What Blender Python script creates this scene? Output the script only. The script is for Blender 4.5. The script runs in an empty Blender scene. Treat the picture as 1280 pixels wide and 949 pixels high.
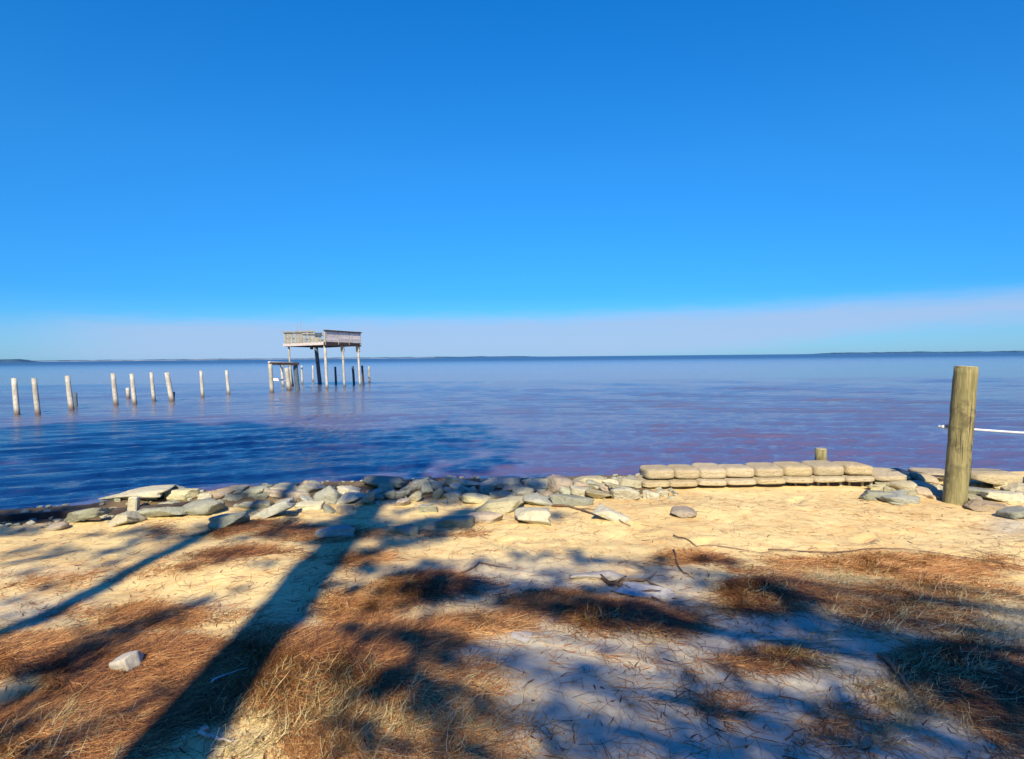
import bpy, bmesh, math, random
import numpy as np
from mathutils import Vector, Matrix

rng = np.random.default_rng(7)
random.seed(7)
S = bpy.context.scene
C = S.collection
R = math.radians

# ------------------------------------------------------------------ camera, sun, sky, exposure
F = 740.0                       # focal length in photo pixels (1280 wide)
CAM = Vector((0, 0, 2.4))
PITCH = math.atan(28.5 / F)
ROLL = R(0.54)
cam_d = bpy.data.cameras.new('camera')
cam = bpy.data.objects.new('camera', cam_d)
C.objects.link(cam)
cam_d.sensor_width = 36.0
cam_d.lens = 36.0 * F / 1280.0
cam_d.clip_start = 0.05
cam_d.clip_end = 30000
CM = (Matrix.Rotation(math.pi / 2 - PITCH, 3, 'X') @ Matrix.Rotation(-ROLL, 3, 'Z'))
cam.matrix_world = Matrix.Translation(CAM) @ CM.to_4x4()
S.camera = cam

AZ = R(2.7)                     # the way the shadows run, to the right of straight ahead
EL = R(38)
sun_d = bpy.data.lights.new('sun', 'SUN')
sun = bpy.data.objects.new('sun', sun_d)
C.objects.link(sun)
sun_d.energy = 5.0
sun_d.angle = R(0.5)
sun_d.color = (1.0, 0.86, 0.62)
ray = Vector((math.sin(AZ) * math.cos(EL), math.cos(AZ) * math.cos(EL), -math.sin(EL)))
sun.rotation_euler = ray.to_track_quat('-Z', 'Y').to_euler()
sun.location = (-2, -20, 30)

S.view_settings.view_transform = 'Standard'
S.view_settings.look = 'None'
S.view_settings.gamma = 1
S.view_settings.exposure = 0.85

W = bpy.data.worlds.new('World')
S.world = W
W.use_nodes = True


class NT:
    def __init__(s, tree):
        s.t = tree
        s.n = tree.nodes
        s.l = tree.links

    def new(s, typ, **kw):
        n = s.n.new(typ)
        for k, v in kw.items():
            if k.startswith('_'):
                setattr(n, k[1:], v)
        return n

    def link(s, a, b):
        s.l.new(a, b)

    def val(s, sock, v):
        if hasattr(v, 'is_output'):
            s.l.new(v, sock)
        else:
            sock.default_value = v

    def math(s, op, a, b=0.0, c=0.0, clamp=False):
        n = s.n.new('ShaderNodeMath')
        n.operation = op
        n.use_clamp = clamp
        s.val(n.inputs[0], a)
        s.val(n.inputs[1], b)
        s.val(n.inputs[2], c)
        return n.outputs[0]

    def mix(s, f, a, b, blend='MIX'):
        n = s.n.new('ShaderNodeMix')
        n.data_type = 'RGBA'
        n.blend_type = blend
        s.val(n.inputs[0], f)
        s.val(n.inputs[6], a if hasattr(a, 'is_output') else (*a, 1)[:4])
        s.val(n.inputs[7], b if hasattr(b, 'is_output') else (*b, 1)[:4])
        return n.outputs[2]

    def ss(s, v, lo, hi, a=0.0, b=1.0):
        n = s.n.new('ShaderNodeMapRange')
        n.interpolation_type = 'SMOOTHSTEP'
        s.val(n.inputs[0], v)
        for i, x in zip((1, 2, 3, 4), (lo, hi, a, b)):
            s.val(n.inputs[i], x)
        return n.outputs[0]

    def noise(s, vec, scale, detail=4, rough=0.55, dist=0.0):
        n = s.n.new('ShaderNodeTexNoise')
        if vec is not None:
            s.l.new(vec, n.inputs['Vector'])
        n.inputs['Scale'].default_value = scale
        n.inputs['Detail'].default_value = detail
        n.inputs['Roughness'].default_value = rough
        n.inputs['Distortion'].default_value = dist
        return n.outputs[0]

    def ramp(s, f, stops):
        n = s.n.new('ShaderNodeValToRGB')
        s.l.new(f, n.inputs[0])
        e = n.color_ramp.elements
        while len(e) < len(stops):
            e.new(0.5)
        for k, (p, c) in enumerate(stops):
            e[k].position = p
            e[k].color = (*c, 1)
        return n.outputs[0]

    def mapping(s, vec, scale, rot=(0, 0, 0)):
        n = s.n.new('ShaderNodeMapping')
        s.l.new(vec, n.inputs[0])
        n.inputs['Scale'].default_value = scale
        n.inputs['Rotation'].default_value = rot
        return n.outputs[0]


w = NT(W.node_tree)
bg = [n for n in w.n if n.type == 'BACKGROUND'][0]
sky = w.new('ShaderNodeTexSky')
sky.sky_type = 'NISHITA'
sky.sun_disc = False
sky.sun_elevation = EL
sky.sun_rotation = math.pi + AZ
sky.altitude = 0
sky.air_density = 1.0
sky.dust_density = 0.3
sky.ozone_density = 2.0
tc = w.new('ShaderNodeTexCoord')
sep = w.new('ShaderNodeSeparateXYZ')
w.link(tc.outputs['Generated'], sep.inputs[0])
X_, Y_, Z_ = sep.outputs
# a deeper, cleaner blue than the plain model
tint = w.ramp(Z_, [(0.0, (0.30, 0.70, 1.30)), (0.10, (0.14, 0.64, 1.25)), (0.30, (0.15, 0.88, 1.55)), (0.52, (0.07, 0.97, 1.85)), (0.75, (0.08, 0.72, 2.5)), (1.0, (0.08, 0.65, 2.8))])
col = w.mix(1.0, sky.outputs[0], tint, 'MULTIPLY')
# smoke bank lying low over the far shore
hor = w.math('DIVIDE', X_, w.math('ADD', w.math('ABSOLUTE', Y_), 0.05))
wob = w.math('MULTIPLY', w.math('SUBTRACT', w.noise(w.mapping(tc.outputs['Generated'], (3, 3, 22)), 2.4, 5, .6, .4), 0.5), 0.03)
top = w.math('ADD', w.math('ADD', w.math('MULTIPLY', hor, 0.014), 0.062), wob)
top2 = w.math('ADD', top, 0.022)
bt = w.ss(Z_, w.math('SUBTRACT', top, 0.016), top2, 1.0, 0.0)
leftfade = w.ss(hor, -0.86, -0.55, 0.25, 1.0)
lowclear = w.ss(w.math('ADD', w.math('SUBTRACT', Z_, w.math('MULTIPLY', w.ss(hor, 0.1, 0.8), 0.045)), wob), -0.018, 0.012, 0.25, 1.0)
smoke = w.math('MULTIPLY', w.math('MULTIPLY', bt, leftfade), lowclear)
lum = w.new('ShaderNodeRGB')
lum.outputs[0].default_value = (3.7, 5.2, 7.8, 1)
colb = w.mix(w.math('MULTIPLY', smoke, 0.85), col, lum.outputs[0])
w.link(colb, bg.inputs[0])
bg.inputs[1].default_value = 0.0605

# ------------------------------------------------------------------ pixels of the photo -> rays
CMn = np.array(CM)
CAMn = np.array(CAM)


def ray_of(px, py):
    d = CMn @ np.array([(px - 640.0) / F, -(py - 474.5) / F, -1.0])
    return d


def at_z(px, py, z=0.0):
    d = ray_of(px, py)
    return Vector(CAMn + d * ((z - CAMn[2]) / d[2]))


def at_y(px, py, y):
    d = ray_of(px, py)
    return Vector(CAMn + d * (y / d[1]))


# ------------------------------------------------------------------ noise in numpy
def _hash(ix, iy, seed):
    h = (ix.astype(np.int64) * 374761393 + iy.astype(np.int64) * 668265263 + seed * 982451653) & 0xffffffff
    h = ((h ^ (h >> 13)) * 1274126177) & 0xffffffff
    h = h ^ (h >> 16)
    return (h & 0xffffff) / float(0xffffff)


def vnoise(x, y, seed=0):
    x = np.asarray(x, float)
    y = np.asarray(y, float)
    x0 = np.floor(x)
    y0 = np.floor(y)
    fx = x - x0
    fy = y - y0
    fx = fx * fx * (3 - 2 * fx)
    fy = fy * fy * (3 - 2 * fy)
    a = _hash(x0, y0, seed)
    b = _hash(x0 + 1, y0, seed)
    c = _hash(x0, y0 + 1, seed)
    d = _hash(x0 + 1, y0 + 1, seed)
    return (a * (1 - fx) + b * fx) * (1 - fy) + (c * (1 - fx) + d * fx) * fy


def fbm(x, y, scale, octv=4, seed=0, gain=0.5):
    s = 0.0
    a = 1.0
    t = 0.0
    for i in range(octv):
        s = s + a * (vnoise(np.asarray(x) * scale + 17.3 * i, np.asarray(y) * scale - 9.1 * i, seed + i) - 0.5)
        t += a
        a *= gain
        scale *= 2.03
    return s / t * 2


def sstep(v, a, b):
    t = np.clip((v - a) / (b - a), 0, 1)
    return t * t * (3 - 2 * t)


def edge(x):
    x = np.asarray(x, float)
    return 8.95 - 1.5 * sstep(-x, 0.8, 8.5) + 0.12 * fbm(x, x * 0, 0.6, 2, 5)


MOUNDS = []


_dr = np.random.default_rng(99)
DENTS = [(_dr.uniform(-5, 6), _dr.uniform(3.2, 7.4), _dr.uniform(0, 3.14), _dr.uniform(.012, .028)) for _ in range(46)]


def ground_z(x, y, fine=True):
    x = np.asarray(x, float)
    y = np.asarray(y, float)
    z = 0.75 - 0.2 * sstep(y, -1, 7.5) + 0.5 * sstep(-y, 3, 30)
    lump = 0.06 * fbm(x, y, 0.55, 3, 11) + 0.035 * fbm(x, y, 1.7, 3, 21)
    z = z + lump * (1 - 0.6 * sstep(y, 5.5, 7.5))
    if fine:
        z = z + 0.010 * fbm(x, y, 6.0, 3, 31) * (1 - sstep(y, 9, 12)) + 0.007 * fbm(x, y, 21.0, 2, 33) * (1 - sstep(y, 7, 9))
    if fine:
        for (dx_, dy_, an, dp) in DENTS:          # trodden hollows with a soft rim
            u_ = (x - dx_) * math.cos(an) + (y - dy_) * math.sin(an)
            w_ = -(x - dx_) * math.sin(an) + (y - dy_) * math.cos(an)
            q_ = (u_ / .15) ** 2 + (w_ / .07) ** 2
            z = z - dp * np.exp(-q_) + dp * .4 * np.exp(-(np.sqrt(q_) - 1.7) ** 2 * 4)
    for (mx, my, rx, ry, h) in MOUNDS:
        z = z + h * np.exp(-(((x - mx) / rx) ** 2 + ((y - my) / ry) ** 2))
    e = edge(x)
    # a shallow trough behind the first row of rubble on the left
    z = z - 0.13 * np.exp(-((y - (e - 0.75)) / 0.33) ** 2) * sstep(-x, 1.0, 3.2)
    e = e - .45 * sstep(-x, 4.9, 5.6)
    z = z - 1.25 * sstep(y, e + 0.1, e + 1.7) - 1.2 * sstep(y, e + 1.7, e + 14)
    return z


def hit(px, py):
    d = ray_of(px, py)
    t = 1.5
    while t < 60:
        p = CAMn + d * t
        if p[2] <= float(ground_z(p[0], p[1], False)):
            break
        t += 0.02
    return Vector((p[0], p[1], float(ground_z(p[0], p[1], False))))


# ------------------------------------------------------------------ object helpers
def tag(o, label=None, cat=None, group=None, kind=None):
    if label:
        o['label'] = label
    if cat:
        o['category'] = cat
    if group:
        o['group'] = group
    if kind:
        o['kind'] = kind
    return o


def link(name, data, parent=None):
    o = bpy.data.objects.new(name, data)
    C.objects.link(o)
    if parent:
        o.parent = parent
    return o


def empty(name, loc, rz=0.0):
    o = bpy.data.objects.new(name, None)
    o.empty_display_size = 0.2
    C.objects.link(o)
    o.location = loc
    o.rotation_euler = (0, 0, rz)
    return o


def np_mesh(name, v, f, mat=None, smooth=True):
    """v (n,3) array, f (m,k) array of equal-sided faces"""
    me = bpy.data.meshes.new(name)
    v = np.asarray(v, np.float32)
    f = np.asarray(f, np.int32)
    me.vertices.add(len(v))
    me.vertices.foreach_set('co', v.ravel())
    k = f.shape[1]
    me.loops.add(f.size)
    me.loops.foreach_set('vertex_index', f.ravel())
    me.polygons.add(len(f))
    me.polygons.foreach_set('loop_start', np.arange(0, f.size, k, dtype=np.int32))
    me.polygons.foreach_set('loop_total', np.full(len(f), k, np.int32))
    me.polygons.foreach_set('use_smooth', np.full(len(f), smooth, bool))
    me.update(calc_edges=True)
    me.validate()
    if mat:
        me.materials.append(mat)
    return me


def float_attr(me, name, vals):
    a = me.attributes.new(name, 'FLOAT', 'POINT')
    a.data.foreach_set('value', np.asarray(vals, np.float32))


def grid(xs, ys, zf):
    X, Y = np.meshgrid(xs, ys)
    Z = zf(X, Y)
    v = np.stack([X.ravel(), Y.ravel(), Z.ravel()], 1)
    nx, ny = len(xs), len(ys)
    i = np.arange(nx - 1)
    j = np.arange(ny - 1)
    I, J = np.meshgrid(i, j)
    a = (J * nx + I).ravel()
    f = np.stack([a, a + 1, a + nx + 1, a + nx], 1)
    return v, f


def tube(pts, rads, sides=8, caps=True, jitter=0.0, seed=0):
    r_ = np.random.default_rng(seed)
    pts = [Vector(p) for p in pts]
    vs, fs = [], []
    n = len(pts)
    up = None
    for i, p in enumerate(pts):
        d = (pts[min(i + 1, n - 1)] - pts[max(i - 1, 0)]).normalized()
        if up is None:
            up = d.orthogonal().normalized()
        else:
            up = (up - d * up.dot(d)).normalized()
        s_ = d.cross(up)
        for k in range(sides):
            a = 2 * math.pi * k / sides
            rr = rads[i] * (1 + jitter * float(r_.normal()))
            vs.append(p + (up * math.cos(a) + s_ * math.sin(a)) * rr)
    for i in range(n - 1):
        for k in range(sides):
            k2 = (k + 1) % sides
            fs.append((i * sides + k, i * sides + k2, (i + 1) * sides + k2, (i + 1) * sides + k))
    if caps:
        fs.append(tuple(range(sides))[::-1])
        fs.append(tuple(range((n - 1) * sides, n * sides)))
    return vs, fs


class MB:
    def __init__(s):
        s.v = []
        s.f = []

    def add(s, v, f):
        o = len(s.v)
        s.v += [tuple(p) for p in v]
        s.f += [tuple(i + o for i in q) for q in f]
        return s

    def box(s, c, size, rot=None, jit=0.0):
        c = Vector(c)
        vs = []
        for z in (-.5, .5):
            for y in (-.5, .5):
                for x in (-.5, .5):
                    p = Vector((x * size[0], y * size[1], z * size[2]))
                    if jit:
                        p += Vector([random.uniform(-jit, jit) for _ in range(3)])
                    if rot is not None:
                        p = rot @ p
                    vs.append(c + p)
        fs = [(0, 2, 3, 1), (4, 5, 7, 6), (0, 1, 5, 4), (1, 3, 7, 5), (3, 2, 6, 7), (2, 0, 4, 6)]
        return s.add(vs, fs)

    def beam(s, a, b, wd, ht, jit=0.0):
        a = Vector(a)
        b = Vector(b)
        d = b - a
        q = d.to_track_quat('X', 'Z').to_matrix()
        return s.box((a + b) / 2, (d.length, wd, ht), q, jit)

    def build(s, name, mat, parent=None, smooth=False, bevel=0.0):
        me = bpy.data.meshes.new(name)
        me.from_pydata(s.v, [], s.f)
        if bevel:
            bm = bmesh.new()
            bm.from_mesh(me)
            bmesh.ops.bevel(bm, geom=bm.edges[:], offset=bevel, segments=1, affect='EDGES')
            bm.to_mesh(me)
            bm.free()
        for p in me.polygons:
            p.use_smooth = smooth
        me.materials.append(mat)
        me.update()
        return link(name, me, parent)


# ------------------------------------------------------------------ materials
def mat(name):
    m = bpy.data.materials.new(name)
    m.use_nodes = True
    t = NT(m.node_tree)
    b = t.n['Principled BSDF']
    return m, t, b


def bump(t, b, h, strength, dist):
    n = t.new('ShaderNodeBump')
    n.inputs['Strength'].default_value = strength
    n.inputs['Distance'].default_value = dist
    t.link(h, n.inputs['Height'])
    t.link(n.outputs[0], b.inputs['Normal'])


def sand_material():
    m, t, b = mat('sand')
    g = t.new('ShaderNodeNewGeometry').outputs['Position']
    A = lambda n: t.new('ShaderNodeAttribute', _attribute_name=n).outputs['Fac']
    big = t.noise(g, 0.9, 5, 0.6, 0.6)
    mid = t.noise(g, 4.5, 6, 0.65, 0.4)
    fin = t.noise(g, 42, 5, 0.7)
    gr = t.noise(g, 260, 3, 0.7)
    yellow = t.mix(t.ss(big, .35, .65), (0.57, 0.42, 0.185), (0.67, 0.53, 0.245))
    yellow = t.mix(t.math('MULTIPLY', t.ss(mid, .5, .72), .75), yellow, (0.60, 0.36, 0.14))
    white = t.mix(t.ss(mid, .35, .7), (0.52, 0.475, 0.34), (0.43, 0.375, 0.255))
    base = t.mix(A('white'), yellow, white)
    lit = A('litter')
    warp = t.math('ADD', lit, t.math('MULTIPLY', t.math('SUBTRACT', t.noise(g, 9, 6, 0.7, 1.5), .5), .9))
    straw = t.mix(t.ss(fin, .35, .65), (0.11, 0.048, 0.024), (0.42, 0.20, 0.075))
    base = t.mix(t.math('MULTIPLY', t.ss(warp, .30, 1.0), .66), base, straw)
    litter_shade = t.math('ADD', A('dark'), t.math('MULTIPLY', t.math('SUBTRACT', t.noise(g, 7, 6, 0.7, 1.0), .5), .9))  # dark litter patches plus the painted shade between the shore stones
    base = t.mix(t.math('MULTIPLY', t.ss(litter_shade, .35, .9), .85), base, (0.045, 0.028, 0.024))
    # fine crumbs of bark and blackened needles
    sp = t.ss(t.noise(g, 95, 3, 0.6, 0.8), .68, .78)
    spm = t.ss(t.noise(g, 2.6, 4, 0.6), .42, .62)
    base = t.mix(t.math('MULTIPLY', t.math('MULTIPLY', sp, spm), .75), base, (0.09, 0.05, 0.03))
    base = t.mix(t.math('MULTIPLY', t.ss(gr, .4, .7), .22), base, (0.20, 0.14, 0.09))
    z = t.new('ShaderNodeSeparateXYZ')
    t.link(g, z.inputs[0])
    wet = t.ss(z.outputs[2], 0.06, 0.30, 1.0, 0.0)
    base = t.mix(t.math('MULTIPLY', wet, .8), base, (0.07, 0.05, 0.04))
    t.link(base, b.inputs['Base Color'])
    b.inputs['Roughness'].default_value = 0.95
    b.inputs['Specular IOR Level'].default_value = 0.15
    h = t.math('ADD', t.math('MULTIPLY', t.noise(g, 22, 6, 0.62, .1), .8), t.math('MULTIPLY', gr, .12))
    bump(t, b, h, 0.6, 0.022)
    return m


def rock_material(name, c1, c2, c3, rough_scale=1.0, var=.19):
    m, t, b = mat(name)
    o = t.new('ShaderNodeTexCoord').outputs['Object']
    rnd = t.new('ShaderNodeObjectInfo').outputs['Random']
    n1 = t.noise(o, 5 * rough_scale, 6, 0.65, .5)
    n2 = t.noise(o, 32 * rough_scale, 6, 0.7)
    base = t.mix(t.ss(n1, .35, .68), c1, c2)
    base = t.mix(t.math('MULTIPLY', t.ss(n2, .52, .72), .5), base, c3)
    hs = t.new('ShaderNodeHueSaturation')
    t.link(base, hs.inputs['Color'])
    t.link(t.ss(rnd, 0, 1, 1 - var, 1 + var), hs.inputs['Value'])
    t.link(t.ss(t.math('FRACT', t.math('MULTIPLY', rnd, 7.3)), 0, 1, 1 - var * 1.2, 1 + var), hs.inputs['Saturation'])
    # dirt on the low parts, algae near the water
    g = t.new('ShaderNodeNewGeometry').outputs['Position']
    z = t.new('ShaderNodeSeparateXYZ')
    t.link(g, z.inputs[0])
    low = t.ss(t.math('ADD', z.outputs[2], t.math('MULTIPLY', n1, .2)), 0.2, 0.55, .75, 0.0)
    base = t.mix(low, hs.outputs[0], (0.07, 0.065, 0.045))
    t.link(base, b.inputs['Base Color'])
    b.inputs['Roughness'].default_value = 0.9
    b.inputs['Specular IOR Level'].default_value = 0.2
    bump(t, b, t.math('ADD', t.noise(o, 14 * rough_scale, 7, .7), t.math('MULTIPLY', n2, .6)), 1.0, 0.045)
    return m


def wood_material(name, c1, c2, c3, stretch=(14, 14, 1.2), base_dark=None):
    m, t, b = mat(name)
    o = t.new('ShaderNodeTexCoord').outputs['Object']
    v = t.mapping(o, stretch)
    n1 = t.noise(v, 2.0, 6, .7, .6)
    n2 = t.noise(o, 5, 5, .65, .4)
    base = t.mix(t.ss(n1, .35, .65), c1, c2)
    base = t.mix(t.math('MULTIPLY', t.ss(n2, .48, .66), .7), base, c3)
    rnd = t.new('ShaderNodeObjectInfo').outputs['Random']
    hs = t.new('ShaderNodeHueSaturation')
    t.link(base, hs.inputs['Color'])
    t.link(t.ss(rnd, 0, 1, .82, 1.18), hs.inputs['Value'])
    base = hs.outputs[0]
    if base_dark:
        g = t.new('ShaderNodeNewGeometry').outputs['Position']
        z = t.new('ShaderNodeSeparateXYZ')
        t.link(g, z.inputs[0])
        f = t.ss(t.math('ADD', z.outputs[2], t.math('MULTIPLY', n2, .25)), base_dark[0], base_dark[1], .9, 0)
        base = t.mix(f, base, (0.06, 0.035, 0.03))
    t.link(base, b.inputs['Base Color'])
    b.inputs['Roughness'].default_value = 0.85
    b.inputs['Specular IOR Level'].default_value = 0.25
    bump(t, b, n1, 0.8, 0.01)
    return m


def plain(name, c, rough=.8, var=.25, scale=20, spec=.2, transl=0.0):
    m, t, b = mat(name)
    g = t.new('ShaderNodeNewGeometry').outputs['Position']
    n = t.noise(g, scale, 4, .6)
    base = t.mix(t.ss(n, .3, .7), tuple(x * (1 - var) for x in c), tuple(min(1, x * (1 + var)) for x in c))
    t.link(base, b.inputs['Base Color'])
    b.inputs['Roughness'].default_value = rough
    b.inputs['Specular IOR Level'].default_value = spec
    return m


def fibre_material(name, stops):
    """needles and blades: a colour of its own for each strand"""
    m, t, b = mat(name)
    a = t.new('ShaderNodeAttribute', _attribute_name='tone').outputs['Fac']
    t.link(t.ramp(a, stops), b.inputs['Base Color'])
    b.inputs['Roughness'].default_value = 0.7
    b.inputs['Specular IOR Level'].default_value = 0.2
    return m


def water_material():
    m, t, b = mat('bay_water')
    g = t.new('ShaderNodeNewGeometry').outputs['Position']
    v1 = t.mapping(g, (1.0, 3.0, 1), (0, 0, R(-7)))
    big = t.noise(t.mapping(g, (.05, .16, 1), (0, 0, R(5))), 1.0, 4, .6, .8)
    z = t.new('ShaderNodeSeparateXYZ')
    t.link(g, z.inputs[0])
    far = t.ss(z.outputs[1], 11, 30)
    silt = t.mix(t.ss(big, .35, .65), (0.085, 0.070, 0.125), (0.100, 0.075, 0.120))
    deep = t.mix(t.ss(big, .35, .65), (0.100, 0.088, 0.105), (0.115, 0.096, 0.110))
    base = t.mix(far, silt, deep)
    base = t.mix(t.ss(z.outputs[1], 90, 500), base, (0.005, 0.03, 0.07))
    t.link(base, b.inputs['Base Color'])
    t.link(t.ss(z.outputs[1], 35, 500, .07, .36), b.inputs['Roughness'])
    b.inputs['IOR'].default_value = 1.9
    b.inputs['Specular IOR Level'].default_value = 0.75
    n1 = t.noise(v1, 2.4, 4, .6, .3)
    n2 = t.noise(v1, 9.0, 4, .6, .2)
    n3 = t.noise(v1, 0.35, 3, .6, .3)
    h = t.math('ADD', t.math('ADD', t.math('MULTIPLY', n1, 1.0), t.math('MULTIPLY', n2, .95)), t.math('MULTIPLY', n3, .8))
    bump(t, b, h, 1.0, 0.022)
    return m


M = {}
M['sand'] = sand_material()
M['water'] = water_material()
M['bag'] = rock_material('sacked_concrete', (0.414, 0.342, 0.207), (0.493, 0.409, 0.252), (0.269, 0.213, 0.123), 1.0, .07)
M['stone'] = rock_material('concrete_rubble', (0.435, 0.405, 0.263), (0.516, 0.476, 0.324), (0.253, 0.232, 0.141))
M['greystone'] = rock_material('grey_rubble', (0.296, 0.306, 0.229), (0.382, 0.382, 0.296), (0.163, 0.163, 0.120))
M['pinkstone'] = rock_material('pinkish_rubble', (0.404, 0.330, 0.229), (0.468, 0.386, 0.275), (0.275, 0.202, 0.129))
M['yellowstone'] = rock_material('yellowish_rubble', (0.400, 0.344, 0.176), (0.464, 0.400, 0.224), (0.264, 0.208, 0.096))
M['piling'] = wood_material('treated_piling', (0.12, 0.108, 0.045), (0.215, 0.188, 0.090), (0.045, 0.04, 0.022))
M['grey_piling'] = wood_material('weathered_piling', (0.30, 0.29, 0.25), (0.42, 0.41, 0.36), (0.18, 0.17, 0.15), base_dark=(0.10, 0.60))
M['endgrain'] = plain('end_grain', (0.30, 0.27, 0.17), .9, .3, 60)
M['grey_wood'] = wood_material('weathered_boards', (0.26, 0.25, 0.19), (0.36, 0.34, 0.27), (0.15, 0.14, 0.11), (3, 3, 3))
M['pale_wood'] = wood_material('bleached_boards', (0.550, 0.495, 0.462), (0.682, 0.616, 0.583), (0.396, 0.352, 0.330), (3, 3, 3))
M['dark_wood'] = wood_material('dark_timber', (0.035, 0.028, 0.028), (0.07, 0.055, 0.05), (0.02, 0.016, 0.02), (2, 2, 9))
M['blue_post'] = wood_material('dark_post', (0.05, 0.075, 0.10), (0.08, 0.11, 0.14), (0.03, 0.04, 0.06))
M['fabric'] = plain('black_filter_fabric', (0.03, 0.035, 0.045), .6, .3, 12, .4)
M['rope'] = plain('white_rope', (0.52, 0.54, 0.56), .6, .12, 90)
M['steel'] = plain('grey_steel', (0.22, 0.24, 0.27), .4, .2, 30, .5)
M['twig'] = wood_material('dead_twig', (0.12, 0.075, 0.045), (0.20, 0.135, 0.085), (0.06, 0.035, 0.025), (6, 6, 6))
M['drift'] = wood_material('bleached_driftwood', (0.36, 0.33, 0.27), (0.48, 0.44, 0.36), (0.22, 0.19, 0.15), (10, 10, 2))
M['bark'] = wood_material('pine_bark', (0.10, 0.06, 0.04), (0.17, 0.11, 0.075), (0.05, 0.03, 0.02))
M['needle'] = fibre_material('pine_straw_fibre', [(0, (0.04, 0.022, 0.02)), (.3, (0.15, 0.062, 0.028)), (.65, (0.42, 0.19, 0.06)), (1, (0.62, 0.42, 0.19))])
M['grass'] = fibre_material('dry_grass_blade', [(0, (0.12, 0.095, 0.045)), (.4, (0.30, 0.235, 0.10)), (.75, (0.46, 0.36, 0.17)), (1, (0.60, 0.52, 0.33))])
M['leaf'] = plain('green_foliage', (0.06, 0.10, 0.035), .7, .4, 3)
M['farwood'] = plain('far_foliage', (0.02, 0.06, 0.12), .9, .3, .02)  # the blue of distance haze is put into this foliage colour
M['farsand'] = plain('far_sand', (0.45, 0.43, 0.38), .9, .2, .02)

# ------------------------------------------------------------------ the sand bank: one sheet
# patches of litter (photo position, half size in photo pixels, weight) laid on the ground where they lie
LITTER = [(90, 822, 130, 34, .9), (190, 772, 90, 14, .75), (330, 694, 70, 8, .5), (330, 664, 110, 10, .7), (40, 905, 130, 40, .8),
          (230, 880, 120, 30, .8), (90, 765, 60, 14, .6), (440, 850, 130, 70, 1.0), (500, 915, 150, 45, 1.0), (580, 790, 130, 22, .9),
          (470, 765, 80, 20, .7), (535, 738, 60, 20, .8), (780, 774, 85, 18, .9), (690, 752, 70, 12, .6), (970, 745, 60, 22, .8),
          (1000, 706, 50, 10, .7), (880, 697, 60, 9, .6), (1120, 706, 180, 13, .75), (1110, 750, 150, 28, .7), (1190, 850, 110, 40, .95),
          (990, 828, 85, 14, .8), (1120, 880, 70, 36, .8), (900, 900, 60, 60, .35), (720, 830, 110, 14, .3), (170, 725, 120, 14, .35),
          (1260, 900, 60, 50, .7), (600, 850, 60, 40, .6), (1050, 925, 120, 30, .4), (760, 900, 150, 50, .22),
          (230, 818, 90, 14, .6), (120, 868, 90, 20, .8), (560, 668, 60, 8, .5), (460, 700, 40, 10, .5), (1240, 735, 70, 12, .4), (360, 812, 60, 30, .7)]
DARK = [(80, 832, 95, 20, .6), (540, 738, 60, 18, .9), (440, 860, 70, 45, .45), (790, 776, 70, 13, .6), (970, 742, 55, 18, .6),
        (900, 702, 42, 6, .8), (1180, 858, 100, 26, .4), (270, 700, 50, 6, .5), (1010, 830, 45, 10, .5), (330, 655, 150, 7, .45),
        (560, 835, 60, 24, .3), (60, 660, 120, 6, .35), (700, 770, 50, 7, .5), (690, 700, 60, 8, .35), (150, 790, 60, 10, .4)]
WHITE = [(700, 850, 190, 100, 1.0), (960, 830, 190, 70, 1.0), (1080, 920, 260, 70, 1.0), (650, 725, 160, 26, .7), (820, 740, 90, 30, .7),
         (40, 760, 70, 20, .6), (1262, 655, 40, 14, .7), (860, 945, 300, 60, 1.0), (1000, 780, 200, 25, .8), (380, 800, 60, 40, .5), (60, 720, 90, 14, .4), (260, 760, 30, 10, .5)]


def to_world(patches):
    out = []
    for (px, py, rx, ry, wgt) in patches:
        c = hit(px, py)
        k = hit(px + rx, py)
        u = hit(px, py - ry)
        d = hit(px, min(py + ry, 1100))
        out.append((c.x, c.y, abs(k.x - c.x) + .02, abs(u.y - d.y) / 2 + .02, wgt, c.x / c.y))
    return out


LW, DW, WW = to_world(LITTER), to_world(DARK), to_world(WHITE)


def field(P, x, y):
    s = np.zeros_like(x)
    for (cx, cy, rx, ry, wgt, sh) in P:
        q = (((x - cx) - sh * (y - cy)) / rx) ** 2 + ((y - cy) / ry) ** 2
        s = np.maximum(s, wgt * np.exp(-q ** 1.15 * 1.0))
    return s


def litter(x, y):
    s = field(LW, x, y)
    out = np.clip(np.abs(x) - 7.5, 0, 1) * (y < 6.6) + (y < 1.6) * 0.8   # litter goes on under the trees behind
    s = np.maximum(s, np.clip(out, 0, .8))
    s = s * (1 - .45 * np.clip(field(WW, x, y), 0, 1))
    n = fbm(x, y, 1.5, 4, 41) * .75 + fbm(x, y, 5, 3, 42) * .35
    return np.clip(s + n * (0.35 + s) * (y < edge(x) - 1.2), 0, 1.2)


for (px, py, rx, ry, h) in [(845, 640, .35, .2, .03), (545, 735, .45, .25, .05), (785, 775, .5, .2, .05), (980, 742, .4, .22, .05),
                            (430, 850, .5, .4, .06), (1120, 850, .7, .3, .05), (900, 640, 1.5, .5, .04), (700, 850, .5, .4, .05), (260, 715, .8, .4, .06)]:
    c = hit(px, py)
    MOUNDS.append((c.x, c.y, rx, ry, h))


def spaced(lo, hi, d0, core, growth, limit):
    a = list(np.arange(lo, hi + 1e-6, d0))
    d = d0
    p = hi
    while p < limit[1]:
        d *= growth
        p += d
        a.append(p)
    d = d0
    p = lo
    b = []
    while p > limit[0]:
        d *= growth
        p -= d
        b.append(p)
    return np.array(b[::-1] + a)


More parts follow.
